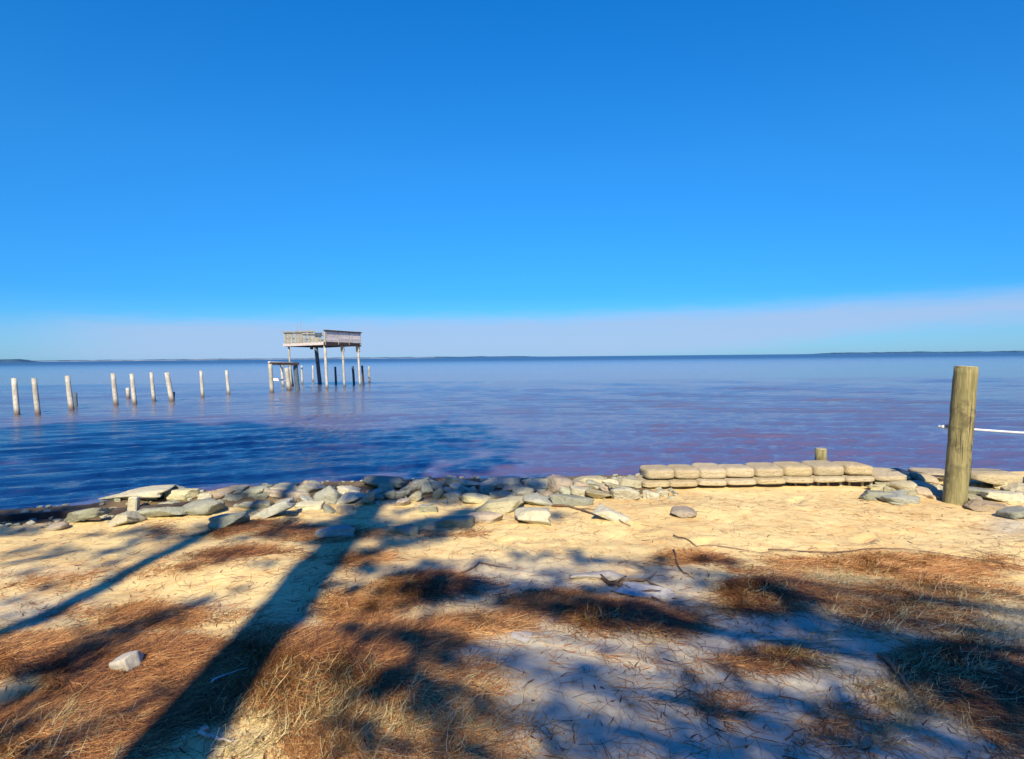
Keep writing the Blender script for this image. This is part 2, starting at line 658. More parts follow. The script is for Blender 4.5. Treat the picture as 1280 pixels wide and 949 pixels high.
gx = spaced(-7.5, 7.8, 0.032, None, 1.13, (-6000, 6000))
gy = spaced(1.8, 9.6, 0.026, None, 1.12, (-6000, 40))
v, f = grid(gx, gy, ground_z)
me = np_mesh('sand_bank', v, f, M['sand'])
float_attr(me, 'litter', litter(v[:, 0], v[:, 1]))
gaps = sstep(v[:, 1], edge(v[:, 0]) - 1.45, edge(v[:, 0]) - 1.0) * (1 - sstep(v[:, 0], 1.6, 2.3))  # shade between the shore stones, painted into the sand colour
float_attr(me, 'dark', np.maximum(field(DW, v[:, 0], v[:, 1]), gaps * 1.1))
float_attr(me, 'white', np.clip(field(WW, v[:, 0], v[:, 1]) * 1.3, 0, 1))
tag(link('sand_bank', me), 'sandy bank strewn with pine straw', kind='structure')

# ------------------------------------------------------------------ water
wy = [6.4]
while wy[-1] < 60:
    wy.append(wy[-1] * 1.0072)
while wy[-1] < 9000:
    wy.append(wy[-1] * 1.03)
wx = [0.0]
while wx[-1] < 9:
    wx.append(wx[-1] + 0.08)
while wx[-1] < 9000:
    wx.append(wx[-1] * 1.02)
wx = np.array([-a for a in wx[:0:-1]] + wx)
wy = np.array(wy)
_w = []
wr = np.random.default_rng(3)
for i in range(56):
    left = i % 2
    lam = wr.uniform(.5, 1.7) if i < 34 else wr.uniform(.22, .5)
    a = R(-90 + (21 if left else -7)) + wr.normal() * R(6 if i < 34 else 14)
    _w.append((2 * math.pi / lam * math.cos(a), 2 * math.pi / lam * math.sin(a), wr.random() * 6.28, (0.0058 if i < 34 else .014) * lam ** 0.85, lam, left))


def waves(X, Y):
    sx = np.gradient(wx)[None, :]
    sy = np.gradient(wy)[:, None]
    z = np.zeros_like(X)
    gust = 0.65 + 0.8 * (fbm(X, Y * 2.2, 0.12, 3, 77) + .3)
    lm = sstep(-X / (Y * .5 + 4), -.5, .8)
    for (kx, ky, ph, am, lam, left) in _w:
        sp = np.maximum(abs(kx) * sx, abs(ky) * sy) / (2 * math.pi)
        fade = 1 - sstep(sp, 0.18, 0.4)
        z += am * fade * (lm if left else 1 - lm) * np.sin(kx * X + ky * Y + ph + .7 * fbm(X, Y, 0.35, 2, int(lam * 50)))
    return z * gust


v, f = grid(wx, wy, waves)
tag(link('water', np_mesh('water', v, f, M['water'])), 'calm rippled bay water', kind='structure')

# ------------------------------------------------------------------ far shore and its woods
def far_ridge(name, px0, px1, dist, h, m, seed, steps=260, depth=120.0, jag=.5):
    x0 = at_y(px0, 446, dist).x
    x1 = at_y(px1, 446, dist).x
    xs = np.linspace(x0, x1, steps)
    ends = sstep(np.arange(steps), 0, steps * .06) * (1 - sstep(np.arange(steps), steps * .94, steps - 1))
    prof = [(0, 0.0), (.1, .75), (.4, 1.0), (.8, .8), (1, 0.0)]
    vs = []
    for (d, k) in prof:
        hh = (h * (1 + jag * fbm(xs, xs * 0 + d * 50, 0.012, 4, seed)) * k) * ends
        yy = dist + d * depth + 60 * fbm(xs, xs * 0, .0008, 2, seed + 9)
        vs.append(np.stack([xs, yy, hh - (0.6 if k == 0 else 0)], 1))
    vs = np.concatenate(vs)
    n = steps
    fs = []
    for r_ in range(len(prof) - 1):
        a = np.arange(n - 1) + r_ * n
        fs.append(np.stack([a, a + 1, a + n + 1, a + n], 1))
    return link(name, np_mesh(name, vs, np.concatenate(fs), m, False))


tag(far_ridge('far_woods', -500, 700, 4200, 6.5, M['farwood'], 3, 500), 'distant low wooded shore along the horizon at left', 'woods', kind='stuff')
tag(far_ridge('far_woods', 1000, 1900, 3400, 8.5, M['farwood'], 8, 400), 'distant low wooded shore rising at the right end of the horizon', 'woods', kind='stuff')
tag(far_ridge('far_woods', -300, 9, 1300, 6.5, M['farwood'], 13, 120, 60), 'dark wooded point at the far left edge of the horizon', 'woods', kind='stuff')
tag(far_ridge('far_beach', 20, 560, 4080, 1.1, M['farsand'], 23, 200, 30, .9), 'pale strip of far beach', kind='structure')

# ------------------------------------------------------------------ stones and bags
def super_mesh(name, a, b, c, e1, cuts, amp, seed, m, n=9, sag=0.0):
    """rounded block of half sizes a,b,c, trimmed by random planes and roughened"""
    r_ = np.random.default_rng(seed)
    lin = np.linspace(-1, 1, n)
    verts = {}
    vs, fs = [], []

    def vid(p):
        k = tuple(np.round(p, 5))
        if k not in verts:
            verts[k] = len(vs)
            vs.append(p)
        return verts[k]
    for ax in range(3):
        for sgn in (-1, 1):
            for i in range(n - 1):
                for j in range(n - 1):
                    q = []
                    for (u, w_) in ((lin[i], lin[j]), (lin[i + 1], lin[j]), (lin[i + 1], lin[j + 1]), (lin[i], lin[j + 1])):
                        p = np.zeros(3)
                        p[ax] = sgn
                        p[(ax + 1) % 3] = u
                        p[(ax + 2) % 3] = w_
                        q.append(vid(p))
                    fs.append(q if sgn > 0 else q[::-1])
    P = np.array(vs)
    P = P / (np.sum(np.abs(P) ** e1, 1) ** (1 / e1))[:, None]
    for _ in range(cuts):
        nrm = r_.normal(size=3) * np.array([1, 1, .8])
        nrm /= np.linalg.norm(nrm)
        d = r_.uniform(.55, .85)
        over = np.maximum(0, P @ nrm - d)
        P = P - over[:, None] * nrm[None, :]
    so = seed * 3.7
    d1 = fbm(P[:, 0] * 1.3 + so, P[:, 1] * 1.3 + P[:, 2] * 1.9, 1.0, 3, seed % 97)
    d2 = fbm(P[:, 0] + P[:, 2] * 2.1 + so, P[:, 1] * 1.7 - P[:, 2], 3.3, 3, seed % 89 + 5)
    P = P * (1 + amp * d1 + amp * .45 * d2)[:, None]
    P = P * np.array([a, b, c])
    if sag:
        P[:, 2] -= sag * c * (np.abs(P[:, 0]) / a) ** 3 * 0.5
    me_ = np_mesh(name, P, np.array(fs), m, True)
    return me_


def lay(name, x0, x1, yt, yb, tilt, shape, m, seed, yfix=None, zrot=0.0, bfac=None):
    px = (x0 + x1) / 2
    if yfix is None:
        g = hit(px, yb)
    else:
        g = at_y(px, yb, yfix)
    d = g.y
    a = (x1 - x0) / 2 * d / F
    b = a * (bfac if bfac else {'s': .62, 'b': .8, 'r': .9, 't': .55, 'g': .55}[shape])
    b = min(max(b, .08), .30)
    hpx = (yb - yt) * d / F
    h = hpx - 2 * b * (CAM.z - g.z) / (d + b)
    h = max(h, hpx * .72, .05)
    th = R(abs(tilt))
    c = h / 2
    if abs(tilt) > 8:
        c = max(h / 2 - a * math.sin(th) * .6, .045)
    e1 = {'s': 6, 'b': 6, 'r': 2.8, 't': 5.0, 'g': 5.0}[shape]
    cuts = {'s': 6, 'b': 5, 'r': 4, 't': 8, 'g': 0}[shape]
    amp = {'s': .14, 'b': .14, 'r': .09, 't': .14, 'g': .035}[shape]
    me_ = super_mesh(name, a * 1.12, b * 1.1, c * 1.25, e1, cuts, amp, seed, m, 11 if x1 - x0 > 16 else 8)
    o = link(name, me_)
    o.location = (g.x * (d + b) / d, d + b, g.z + h / 2 - .012)
    o.rotation_euler = (R(random.uniform(-5, 5)), R(-tilt), R(zrot))
    return o


st, gs, pk, ye = M['stone'], M['greystone'], M['pinkstone'], M['yellowstone']
NEAR_SHORE = 'concrete rubble piled along the water edge'
STONES = [
    (78, 133, 631, 655, 12, 's', gs, 'flat olive-grey slab at the left end of the rubble, nearest the dark timber board'),
    (132, 146, 633, 645, 0, 'r', ye, 'small round yellowish stone right of the leftmost flat slab'),
    (129, 214, 614, 630, 3, 's', st, 'long pale slab lying on the dark board, leftmost in the back row'),
    (132, 181, 641, 659, 6, 's', st, 'cream slab on the sand in front of the short stub post'),
    (178, 231, 632, 649, 5, 's', gs, 'grey lens-shaped slab right of the short stub post'),
    (212, 256, 610, 626, 4, 's', st, 'sunlit white slab in the back row left of a darker tan slab'),
    (250, 294, 609, 625, 2, 's', pk, 'tan slab in the back row touching the sunlit white one'),
    (230, 286, 624, 646, 7, 'r', gs, 'large smooth grey boulder below the white and tan back slabs'),
    (268, 307, 640, 660, 5, 'b', gs, 'blue-grey block on the sand below the large grey boulder'),
    (312, 365, 626, 649, 19, 's', gs, 'long grey slab tilted up to the right on the sand'),
    (338, 376, 603, 619, 0, 's', st, 'cream block in the back row above the tilted grey slab'),
    (374, 404, 602, 618, 2, 'b', st, 'pale block at the back with a dark hollow under it'),
    (335, 388, 613, 626, -6, 's', pk, 'flat pinkish slab under the cream back-row block'),
    (365, 402, 625, 638, 6, 's', st, 'low cream stone beside the raised end of the tilted grey slab'),
    (396, 426, 602, 630, 0, 'b', gs, 'upright shaded grey block between paler stones'),
    (424, 449, 604, 620, 0, 'b', st, 'squarish cream block at the waterside right of the shaded upright block'),
    (422, 456, 612, 631, 10, 't', st, 'angular cream stone beside the trunk shadow'),
    (450, 474, 611, 633, 38, 't', st, 'pointed pale stone leaning to the right at the edge of the trunk shadow'),
    (423, 441, 628, 641, 0, 'b', pk, 'small pinkish block in front of the angular cream stone'),
    (404, 419, 631, 642, 0, 'b', gs, 'small blue-grey cube in front of the shaded upright block'),
    (400, 442, 654, 673, 4, 's', gs, 'flat grey stone lying alone on shaded sand just left of the trunk shadow'),
    (488, 522, 654, 670, -3, 's', gs, 'flat grey stone alone on shaded sand just right of the trunk shadow'),
    (456, 502, 596, 613, -4, 's', gs, 'dark shaded slab at the waterside in the trunk shadow'),
    (504, 537, 600, 615, 22, 's', gs, 'grey slab leaning up to the right beyond the trunk shadow'),
    (507, 532, 611, 629, 30, 't', st, 'small pale slab leaning on the grey leaning slab'),
    (527, 542, 602, 620, 0, 'b', gs, 'narrow upright grey block beside the two leaning slabs'),
    (493, 511, 623, 634, 0, 'b', pk, 'small pink block right of the trunk shadow'),
    (526, 546, 629, 642, 0, 'b', gs, 'small grey cube on brown litter below the rubble'),
    (540, 554, 608, 625, 0, 'b', gs, 'squat grey block with a dark gap on its right'),
    (478, 494, 612, 624, 8, 'b', gs, 'small dark block inside the trunk shadow'),
    (558, 602, 596, 613, -10, 's', gs, 'dark blue-grey slab sloping down to the right at the waterside'),
    (600, 648, 594, 611, 0, 's', gs, 'long dark blue slab at the waterside in tree shade'),
    (570, 585, 607, 621, -35, 't', gs, 'small grey stone tipped to the right in the dappled rubble'),
    (595, 617, 605, 619, 28, 't', gs, 'small grey stone tipped to the left in the dappled rubble'),
    (552, 576, 611, 626, -8, 'b', st, 'pale wedge between dark gaps left of centre in the dappled rubble'),
    (614, 645, 611, 626, 4, 's', gs, 'greenish slab in the middle of the dappled rubble'),
    (640, 666, 607, 621, 8, 'b', gs, 'light grey block in front of the long dark slab'),
    (580, 620, 616, 630, -8, 's', st, 'cream slab sloping down to the right in the dappled rubble'),
    (594, 654, 625, 643, 7, 's', st, 'large cream slab at the foot of the dappled rubble'),
    (640, 659, 618, 632, 20, 't', pk, 'pink-grey wedge above the end of the large cream slab'),
    (645, 692, 619, 633, -4, 's', gs, 'grey slab at the foot of the rubble left of the long ridge'),
    (662, 684, 597, 614, 0, 'b', gs, 'grey block just left of the round boulder'),
    (681, 718, 593, 616, 0, 'r', pk, 'large round boulder, half in shade, at the waterside'),
    (717, 757, 594, 609, 0, 's', st, 'cream slab just right of the round boulder'),
    (753, 772, 597, 613, -8, 'b', st, 'small cream block right of the slab beside the round boulder'),
    (769, 808, 595, 611, -4, 's', st, 'cream slab running up to the left end of the bag wall'),
    (714, 747, 607, 621, -10, 's', st, 'cream stone in front of the round boulder'),
    (734, 767, 612, 625, -6, 's', ye, 'yellowish flat stone in the sunlit rubble'),
    (763, 797, 607, 626, 8, 't', st, 'triangular cream stone below the end slab beside the bag wall'),
    (688, 737, 619, 634, -8, 's', gs, 'grey slab at the upper end of the long ridge on the sand'),
    (735, 787, 630, 652, -22, 's', st, 'long pale slab sloping down onto the sand at the end of the ridge'),
    (640, 687, 635, 657, 3, 's', st, 'pale broad slab half sunk in sand below the rubble'),
    (544, 592, 643, 661, 0, 's', gs, 'blue-grey slab sunk in shaded sand below the rubble'),
    (586, 632, 641, 656, 4, 's', pk, 'sand-coloured slab half buried between a blue-grey and a pale one'),
    (802, 822, 611, 625, 0, 'b', st, 'small cream block under the left end of the bag wall'),
    (819, 838, 609, 621, -12, 't', st, 'small tilted cream block under the second bag'),
    (837, 869, 635, 648, 3, 'r', pk, 'tan rounded stone alone on sunlit sand below the bag wall'),
    (1072, 1112, 613, 626, -4, 's', gs, 'flat grey-green slab with a dark front edge right of the bag wall'),
    (1098, 1152, 615, 630, -5, 's', gs, 'broad flat grey-green slab in front of the orange-topped stone'),
    (1113, 1160, 600, 616, -4, 'r', ye, 'domed tan stone left of the tall piling'),
    (1085, 1112, 604, 615, 0, 's', st, 'small cream slab under the last bag of the wall'),
    (1145, 1184, 610, 624, -8, 's', pk, 'pink slab at the left foot of the tall piling'),
    (1158, 1188, 606, 617, -6, 's', st, 'small pale slab above the pink slab at the tall piling'),
    (1205, 1228, 616, 630, -14, 't', ye, 'yellow wedge touching the right foot of the tall piling'),
    (1206, 1262, 609, 624, -2, 's', gs, 'long greenish slab right of the tall piling under a big bag'),
    (1214, 1258, 626, 641, -5, 's', pk, 'tan slab with a dark front edge on the sand right of the tall piling'),
    (1236, 1279, 615, 630, -3, 's', st, 'pale flat slab near the right edge, above the tan slab'),
    (1258, 1290, 603, 618, -4, 'r', ye, 'rounded tan bag-shaped stone at the right edge'),
    (1256, 1300, 632, 650, -4, 's', gs, 'grey slab sunk in sand at the right edge'),
    (150, 180, 829, 842, 14, 's', M['drift'], 'small white flat stone alone on pine straw at lower left'),
    (286, 312, 606, 620, 4, 'b', gs, 'small grey block at the back between the tan slab and the cream block'),
    (306, 340, 608, 622, 6, 's', gs, 'dark grey slab at the back above the tilted grey slab'),
    (60, 82, 653, 664, 8, 'r', pk, 'small pinkish lump on the sand left of the flat olive-grey slab'),
]
for i, (x0, x1, yt, yb, tl, sh, m_, lab) in enumerate(STONES):
    o = lay('stone', x0, x1, yt, yb, tl, sh, m_, 100 + i * 7, zrot=random.uniform(-14, 14))
    tag(o, lab, 'stone', NEAR_SHORE if 590 < yb < 662 else 'loose stones on the sand')

# lesser stones wedged in between
fz = random.Random(21)
USED = set()
for k in range(78):
    if k < 62:
        x = 212 + (800 - 212) * (k + fz.random()) / 62
        top_ = 622 - 14 * min(1, (x - 212) / 250)
        y = top_ + fz.uniform(-3, 22) * (1 if x < 690 else .6)
        grp = 'small stones wedged in the rubble'
    else:
        x = fz.uniform(1088, 1285)
        y = fz.uniform(607, 630)
        grp = 'small stones around the tall piling'
    wd_ = fz.uniform(13, 26)
    hh = fz.uniform(8, 13)
    tl_, sh_, m_ = fz.uniform(-28, 28), fz.choice('sbt'), fz.choice([st, gs, gs, pk])
    o = lay('stone', x - wd_ / 2, x + wd_ / 2, y - hh, y, tl_, sh_, m_, 3000 + k, zrot=fz.uniform(-30, 30))
    near = sorted((q for q in STONES if len(q[7].split()) <= 10 and (q[0] + q[1]) / 2 > 200), key=lambda q: ((q[0] + q[1]) / 2 - x) ** 2 + ((q[2] + q[3]) / 2 - y + hh / 2) ** 2 * 3)
    for best in near:
        dx, dy = x - (best[0] + best[1]) / 2, (y - hh / 2) - (best[2] + best[3]) / 2
        rel = ('right of' if dx > 0 else 'left of') if abs(dx) > (best[1] - best[0]) * .35 else ('below' if dy > 0 else 'above')
        lab = ' '.join(['small', {id(st): 'cream', id(gs): 'grey', id(pk): 'tan'}[id(m_)], {'s': 'flake', 'b': 'chunk', 't': 'shard'}[sh_], rel, 'the', best[7]])
        if lab not in USED:
            break
    USED.add(lab)
    tag(o, lab, 'stone', grp)

# small rubble filling the gaps
vs, fs = [], []
cnt = 0
fr = np.random.default_rng(12)
proto = super_mesh('chip', 1, 1, .7, 3.5, 6, .1, 5, None, 4)
pv = np.array([q.co[:] for q in proto.vertices])
pf = np.array([list(q.vertices) for q in proto.polygons])
VV, FF = [], []
for k in range(420):
    x = fr.uniform(-6.3, 2.2) if k < 350 else fr.uniform(5, 7.5)
    e = float(edge(x))
    y = e - fr.uniform(-.45, 1.5) if k < 350 else e - fr.uniform(-.2, 1.0)
    r_ = fr.uniform(.015, .045)
    A3 = np.array(Matrix.Rotation(fr.uniform(0, 6), 3, 'Z') @ Matrix.Rotation(fr.uniform(-.6, .6), 3, 'X'))
    P = (pv * np.array([r_ * fr.uniform(.8, 1.8), r_, r_ * .8])) @ A3.T + np.array([x, y, float(ground_z(x, y)) + r_ * .25])
    VV.append(P)
    FF.append(pf + cnt)
    cnt += len(pv)
tag(link('rubble_chips', np_mesh('rubble_chips', np.concatenate(VV), np.concatenate(FF), M['greystone'], False)),
    'small broken rubble filling the gaps between the shore stones', 'rubble', kind='stuff')

# bag wall
TOPB = [(802, 840, 584, 601), (837, 871, 584, 600), (868, 904, 583, 599), (900, 939, 583, 599), (936, 974, 582, 597.5), (971, 1009, 581, 596.5), (1008, 1048, 579, 596), (1047, 1084, 579.5, 596)]
LOWB = [(800, 833, 600.5, 610), (832, 868, 599.5, 609.5), (867, 903, 598.5, 608), (901, 939, 598, 607), (937, 975, 596.5, 606), (973, 1010, 595.5, 604.5), (1009, 1048, 595, 603.5), (1047, 1084, 595, 603)]
ordn = ['first', 'second', 'third', 'fourth', 'fifth', 'sixth', 'seventh', 'eighth']
GB = 'sacked concrete bags laid in two courses'
for i, (x0, x1, yt, yb) in enumerate(LOWB):
    me_ = super_mesh('concrete_bag', (x1 - x0) / 2 * 8.12 / F * 1.06, .24, (yb - yt) / 2 * 8.12 / F * .80, 5, 0, .03, 900 + i, M['bag'], 13)
    o = link('concrete_bag', me_)
    p = at_y((x0 + x1) / 2, (yt + yb) / 2, 8.12)
    o.location = (p.x * 8.31 / 8.12, 8.31, p.z - .008)
    o.rotation_euler = (0, R(random.uniform(-1.5, 1.5)), R(random.uniform(-3, 3)))
    tag(o, f'{ordn[i]} bag from the left in the thin lower course of the bag wall', 'concrete bag', GB)
for i, (x0, x1, yt, yb) in enumerate(TOPB):
    me_ = super_mesh('concrete_bag', (x1 - x0) / 2 * 8.3 / F * .99, .25, .074 * random.uniform(.94, 1.05), 5.0, 0, .03, 950 + i, M['bag'], 13)
    o = link('concrete_bag', me_)
    p = at_y((x0 + x1) / 2, (yt + yb) / 2 + .5, 8.3)
    o.location = (p.x * 8.4 / 8.3, 8.42, p.z + .012)
    o.rotation_euler = (R(random.uniform(-3, 3)), R(random.uniform(-1, 3)), R(random.uniform(-3, 3)))
    tag(o, f'{ordn[i]} bag from the left in the fat rounded upper course of the bag wall', 'concrete bag', GB)
for j, (x0, x1, yt, yb, yf, tl, lab) in enumerate([
        (1084, 1124, 586, 600, 8.3, -2, 'single bag sitting lower, just right of the two-course bag wall'),
        (1146, 1190, 587, 596, 8.6, -2, 'long flat bag running behind the tall piling on its left'),
        (1143, 1167, 592, 603, 8.2, -10, 'short broken bag between the black sheet and the tall piling'),
        (1208, 1264, 587, 606, 8.1, -1, 'big bag with a dark gap beneath it right of the tall piling'),
        (1120, 1131, 590, 599, 8.25, -10, 'small broken bag end beside the black sheet')]):
    me_ = super_mesh('concrete_bag', (x1 - x0) / 2 * yf / F * 1.07, .25 if x1 - x0 > 30 else .15, (yb - yt) * .42 * yf / F, 5, 1, .04, 1000 + j, M['bag'], 11)
    o = link('concrete_bag', me_)
    p = at_y((x0 + x1) / 2, (yt + yb) / 2, yf)
    o.location = p
    o.rotation_euler = (0, R(-tl), R(random.uniform(-4, 4)))
    tag(o, lab, 'concrete bag', 'concrete bags around the tall piling')

# timber boards under the bags
rb = empty('retaining_board', at_y(1040, 606, 8.12))
l_ = rb.location.copy()
a, b_ = at_y(985, 606, 8.22) - l_, at_y(1095, 605.5, 8.22) - l_
MB().beam(a, b_, .03, .13, .003).build('board', M['dark_wood'], rb)
for k in range(8):
    q = a.lerp(b_, (k + .5) / 8) + Vector((random.uniform(-.03, .03), -.03, random.uniform(-.02, .0)))
    MB().box(q, (.028, .025, .14), None, .003).build('batten', M['grey_wood'], rb)
tag(rb, 'dark low board with pale upright battens under the right half of the bag wall', 'retaining board')

# black sheet between the bags
p0 = at_y(1116, 586, 8.55)
vs, fs = grid(np.linspace(0, 1, 16), np.linspace(0, 1, 8), lambda X, Y: X * 0)
a_, b2, c_, d_ = at_y(1112, 586.5, 8.75), at_y(1160, 590, 8.75), at_y(1158, 604, 8.15), at_y(1124, 596, 8.15)
PP = []
for (u, vv, _) in vs:
    p = (a_ * (1 - u) + b2 * u) * (1 - vv) + (d_ * (1 - u) + c_ * u) * vv
    PP.append(np.array(p - a_) + [0, 0, .02 * math.sin(u * 9 + vv * 5)])
o = link('filter_fabric', np_mesh('filter_fabric', np.array(PP), fs, M['fabric']))
o.location = a_
sm = o.modifiers.new('thickness', 'SOLIDIFY')
sm.thickness = .008
tag(o, 'black fabric sheet sagging between the bag wall and the tall piling', 'fabric sheet')
a_, b2, c_, d_ = at_y(1258, 596, 8.6), at_y(1300, 597, 8.6), at_y(1300, 603, 8.2), at_y(1258, 602, 8.2)
PP = []
for (u, vv, _) in vs:
    p = (a_ * (1 - u) + b2 * u) * (1 - vv) + (d_ * (1 - u) + c_ * u) * vv
    PP.append(np.array(p - a_) + [0, 0, .012 * math.sin(u * 7 + vv * 5)])
o = link('filter_fabric', np_mesh('filter_fabric', np.array(PP), fs, M['fabric']))
o.location = a_
sm = o.modifiers.new('thickness', 'SOLIDIFY')
sm.thickness = .008
tag(o, 'black fabric sheet lying at the right edge beside the big bag', 'fabric sheet')

# timber board along the left bank, its shade put into the dark colour
xs = [-9.5, -7.4, -5.3, -3.9]
ids = ['running out of the frame at left', 'behind the flat olive-grey slab', 'under the long pale slab']
for k in range(3):
    xa, xb = xs[k], xs[k + 1] - .01
    ya, yb = float(edge(xa)) - .62 + (.02 if k % 2 else 0), float(edge(xb)) - .62 + (.02 if k % 2 else 0)
    za = .40
    c0 = Vector(((xa + xb) / 2, (ya + yb) / 2, za))
    mb = MB().beam(Vector((xa, ya, za)) - c0, Vector((xb, yb, za + .02)) - c0, .06, .24, .006)
    o = mb.build('seawall_board', M['dark_wood'], None, bevel=.008)
    o.location = c0
    tag(o, 'timber board painted shade-dark along the bank, ' + ids[k], 'timber board', 'timber boards along the left bank')

# ------------------------------------------------------------------ posts and pilings
def post_mesh(name, top, base, r0, r1, m, sides=14, seed=0, jit=.03, ext=0.0):
    top = Vector(top)
    base = Vector(base)
    d = (top - base)
    n = 9
    pts = [base - d.normalized() * ext + (d + d.normalized() * ext) * (i / (n - 1)) for i in range(n)]
    rads = [r0 + (r1 - r0) * i / (n - 1) for i in range(n)]
    v_, f_ = tube(pts, rads, sides, True, jit, seed)
    mb = MB()
    mb.add(v_, f_)
    return mb


def piling(px_t, py_t, px_b, py_b, wpx, lab, m='grey_piling', grp=None, cat='piling', name='wooden_piling', z=0.0, topcut=0.02):
    b0 = at_z(px_b, py_b, z)
    t0 = at_y(px_t, py_t, b0.y + random.uniform(-.2, .2) * 0)
    r = wpx * .43 * b0.y / F
    root = empty(name, b0)
    k = random.randrange(9999)
    mb = post_mesh('trunk', t0 - b0, Vector((0, 0, 0)), r * 1.08, r * .9, M[m], 12, k, .03, 1.0)
    mb.build('shaft', M[m], root, smooth=True)
    if wpx > 5:
        d = (t0 - b0).normalized()
        cp = MB()
        v_, f_ = tube([t0 - b0 + d * .002, t0 - b0 + d * .012], [r * .84, r * .78], 12)
        cp.add(v_, f_).build('top_cut', M['endgrain'], root)
    tag(root, lab, cat, grp)
    return root


G1 = 'weathered pilings of the vanished pier in the bay'
PIL = [(17.5, 473, 21.5, 518.5, 7.2, 'tall grey piling at the left edge, farthest left of the row'),
       (42.5, 473, 47.5, 518.5, 7, 'tall grey piling second from the left edge'),
       (84, 470, 89.5, 512, 7, 'leaning piling with a dark stub at its right foot'),
       (141, 467, 145, 506, 6.5, 'straight pale piling left of the pair with a short stump'),
       (164.5, 467.5, 168.5, 505.5, 6, 'piling with a short stump close on its left'),
       (189, 465.5, 192.5, 501, 5, 'thin piling between the one with the short stump and the thick leaning one'),
       (208.5, 466, 215, 501.5, 7, 'thick pale piling leaning left, right of the thin one'),
       (251, 463.5, 253.5, 496.5, 4.6, 'lone slim piling midway between the thick leaning one and the frame'),
       (283, 463, 286, 493, 4.4, 'lone slim piling nearest to the low timber frame')]
for p in PIL:
    piling(*p, grp=G1)
piling(94, 491, 95, 508, 5, 'dark short stub at the foot of the leaning piling', 'blue_post', G1)
piling(159.5, 485, 160.5, 498, 5.5, 'short pale stump between two tall pilings', 'grey_piling', G1)
piling(217.5, 490, 217, 501, 3, 'thin dark strip standing for shade against the thick leaning piling', 'blue_post', G1)  # dark post added where only shade lies beside the piling

# tall piling on the bank
b0 = hit(1193.5, 629)
t0 = at_y(1207.5, 459, b0.y + .02)
root = empty('wooden_piling', b0)
d = t0 - b0
r = 13.0 * b0.y / F
n = 26
pr = np.random.default_rng(4)
pts = [d * (-.25 + 1.25 * i / (n - 1)) + Vector((pr.normal() * .0015, pr.normal() * .0015, 0)) for i in range(n)]
v_, f_ = tube(pts, [r * (1.0 - .03 * i / n) * (1 + .012 * math.sin(i * 1.7)) for i in range(n)], 26, True, .012, 9)
mb = MB()
mb.add(v_, f_)
mb.build('shaft', M['piling'], root, smooth=True)
dn = d.normalized()
mb = MB()
v_, f_ = tube([d + dn * .001, d + dn * .01], [r * .93, r * .9], 24)
mb.add(v_, f_).build('top_cut', M['endgrain'], root)
for k in range(7):                                # drying cracks down the shaft
    a = R(-150 + 22 * k + random.uniform(-6, 6))
    h0 = random.uniform(.1, .7)
    L = random.uniform(.25, .6)
    rr = r * 1.0
    o1 = Vector((math.cos(a) * rr, math.sin(a) * rr, 0))
    p1, p2 = d * h0 + o1, d * min(h0 + L * .6, .97) + o1 + Vector((random.uniform(-.01, .01), 0, 0))
    mb = MB()
    v_, f_ = tube([p1, p1.lerp(p2, .33) + Vector((.003, 0, 0)), p1.lerp(p2, .7) - Vector((.002, 0, 0)), p2], [.0008, .0035, .003, .0008], 5)
    mb.add(v_, f_).build('crack', M['dark_wood'], root)
tag(root, 'tall greenish-brown round piling standing in the sand at right', 'piling')
TALL = (b0, d, r)
# short stub behind the bags
bs = at_y(1026, 584, 9.3)
root = empty('wooden_piling', (bs.x, 9.3, 0.0))
tz = at_y(1026, 561.5, 9.3).z
post_mesh('s', (0.0, 0, tz), (0, 0, -.3), .085, .085, M['piling'], 16, 5, .02).build('shaft', M['piling'], root, smooth=True)
mb = MB()
v_, f_ = tube([(0, 0, tz + .001), (0, 0, tz + .012)], [.078, .074], 16)
mb.add(v_, f_).build('top_cut', M['endgrain'], root)
tag(root, 'short greenish post standing in the water behind the bag wall', 'piling')
# pale stub among the left stones
p = hit(168, 642)
mb = MB().box((0, 0, .1), (.115, .1, .24), Matrix.Rotation(.1, 3, 'Y'), .008)
o = mb.build('stub_post', M['stone'], None, bevel=.012)
o.location = p
tag(o, 'short pale square stub standing between the slabs at left', 'post')
# second post beyond the right edge, carrying the rope
xr = 10.6
q0 = Vector((xr, 7.2, float(ground_z(xr, 7.2))))
root = empty('wooden_piling', q0)
post_mesh('s', (0, 0, 1.3), (0, 0, 0), .12, .115, M['piling'], 20, 15, .012, .4).build('shaft', M['piling'], root, smooth=True)
tag(root, 'round piling beyond the right edge that holds the far end of the rope', 'piling')
# rope
yb_ = b0.y + d.y * .5 + r + .012
pL = at_y(1176.5, 533.5, yb_)
pR = at_y(1278, 541, yb_)
pA = at_y(1190, 535, yb_)
pF = Vector((xr, 7.2 + .13, pR.z - .04))
pts = [pL, pA]
for k in range(1, 25):
    u = k / 24
    q = pA.lerp(pF, u)
    q.z = pA.z + (pR.z - pA.z) * min(1, (q.x - pA.x) / (pR.x - pA.x)) if q.x < pR.x else pR.z - (q.x - pR.x) * .012
    pts.append(q)
rp = empty('mooring_rope', pA)
mb = MB()
v_, f_ = tube([x - pA for x in pts], [.013] * len(pts), 8)
mb.add(v_, f_).build('rope_line', M['rope'], rp, smooth=True)
mb = MB()
for s_ in (-1, 1):
    L_ = [pL - pA + Vector((.005 + .11 * u, 0, s_ * .016 * math.sin(math.pi * u))) for u in np.linspace(0, 1, 7)]
    v_, f_ = tube(L_, [.011] * 7, 7)
    mb.add(v_, f_)
mb.build('rope_loop', M['rope'], rp, smooth=True)
mb = MB()
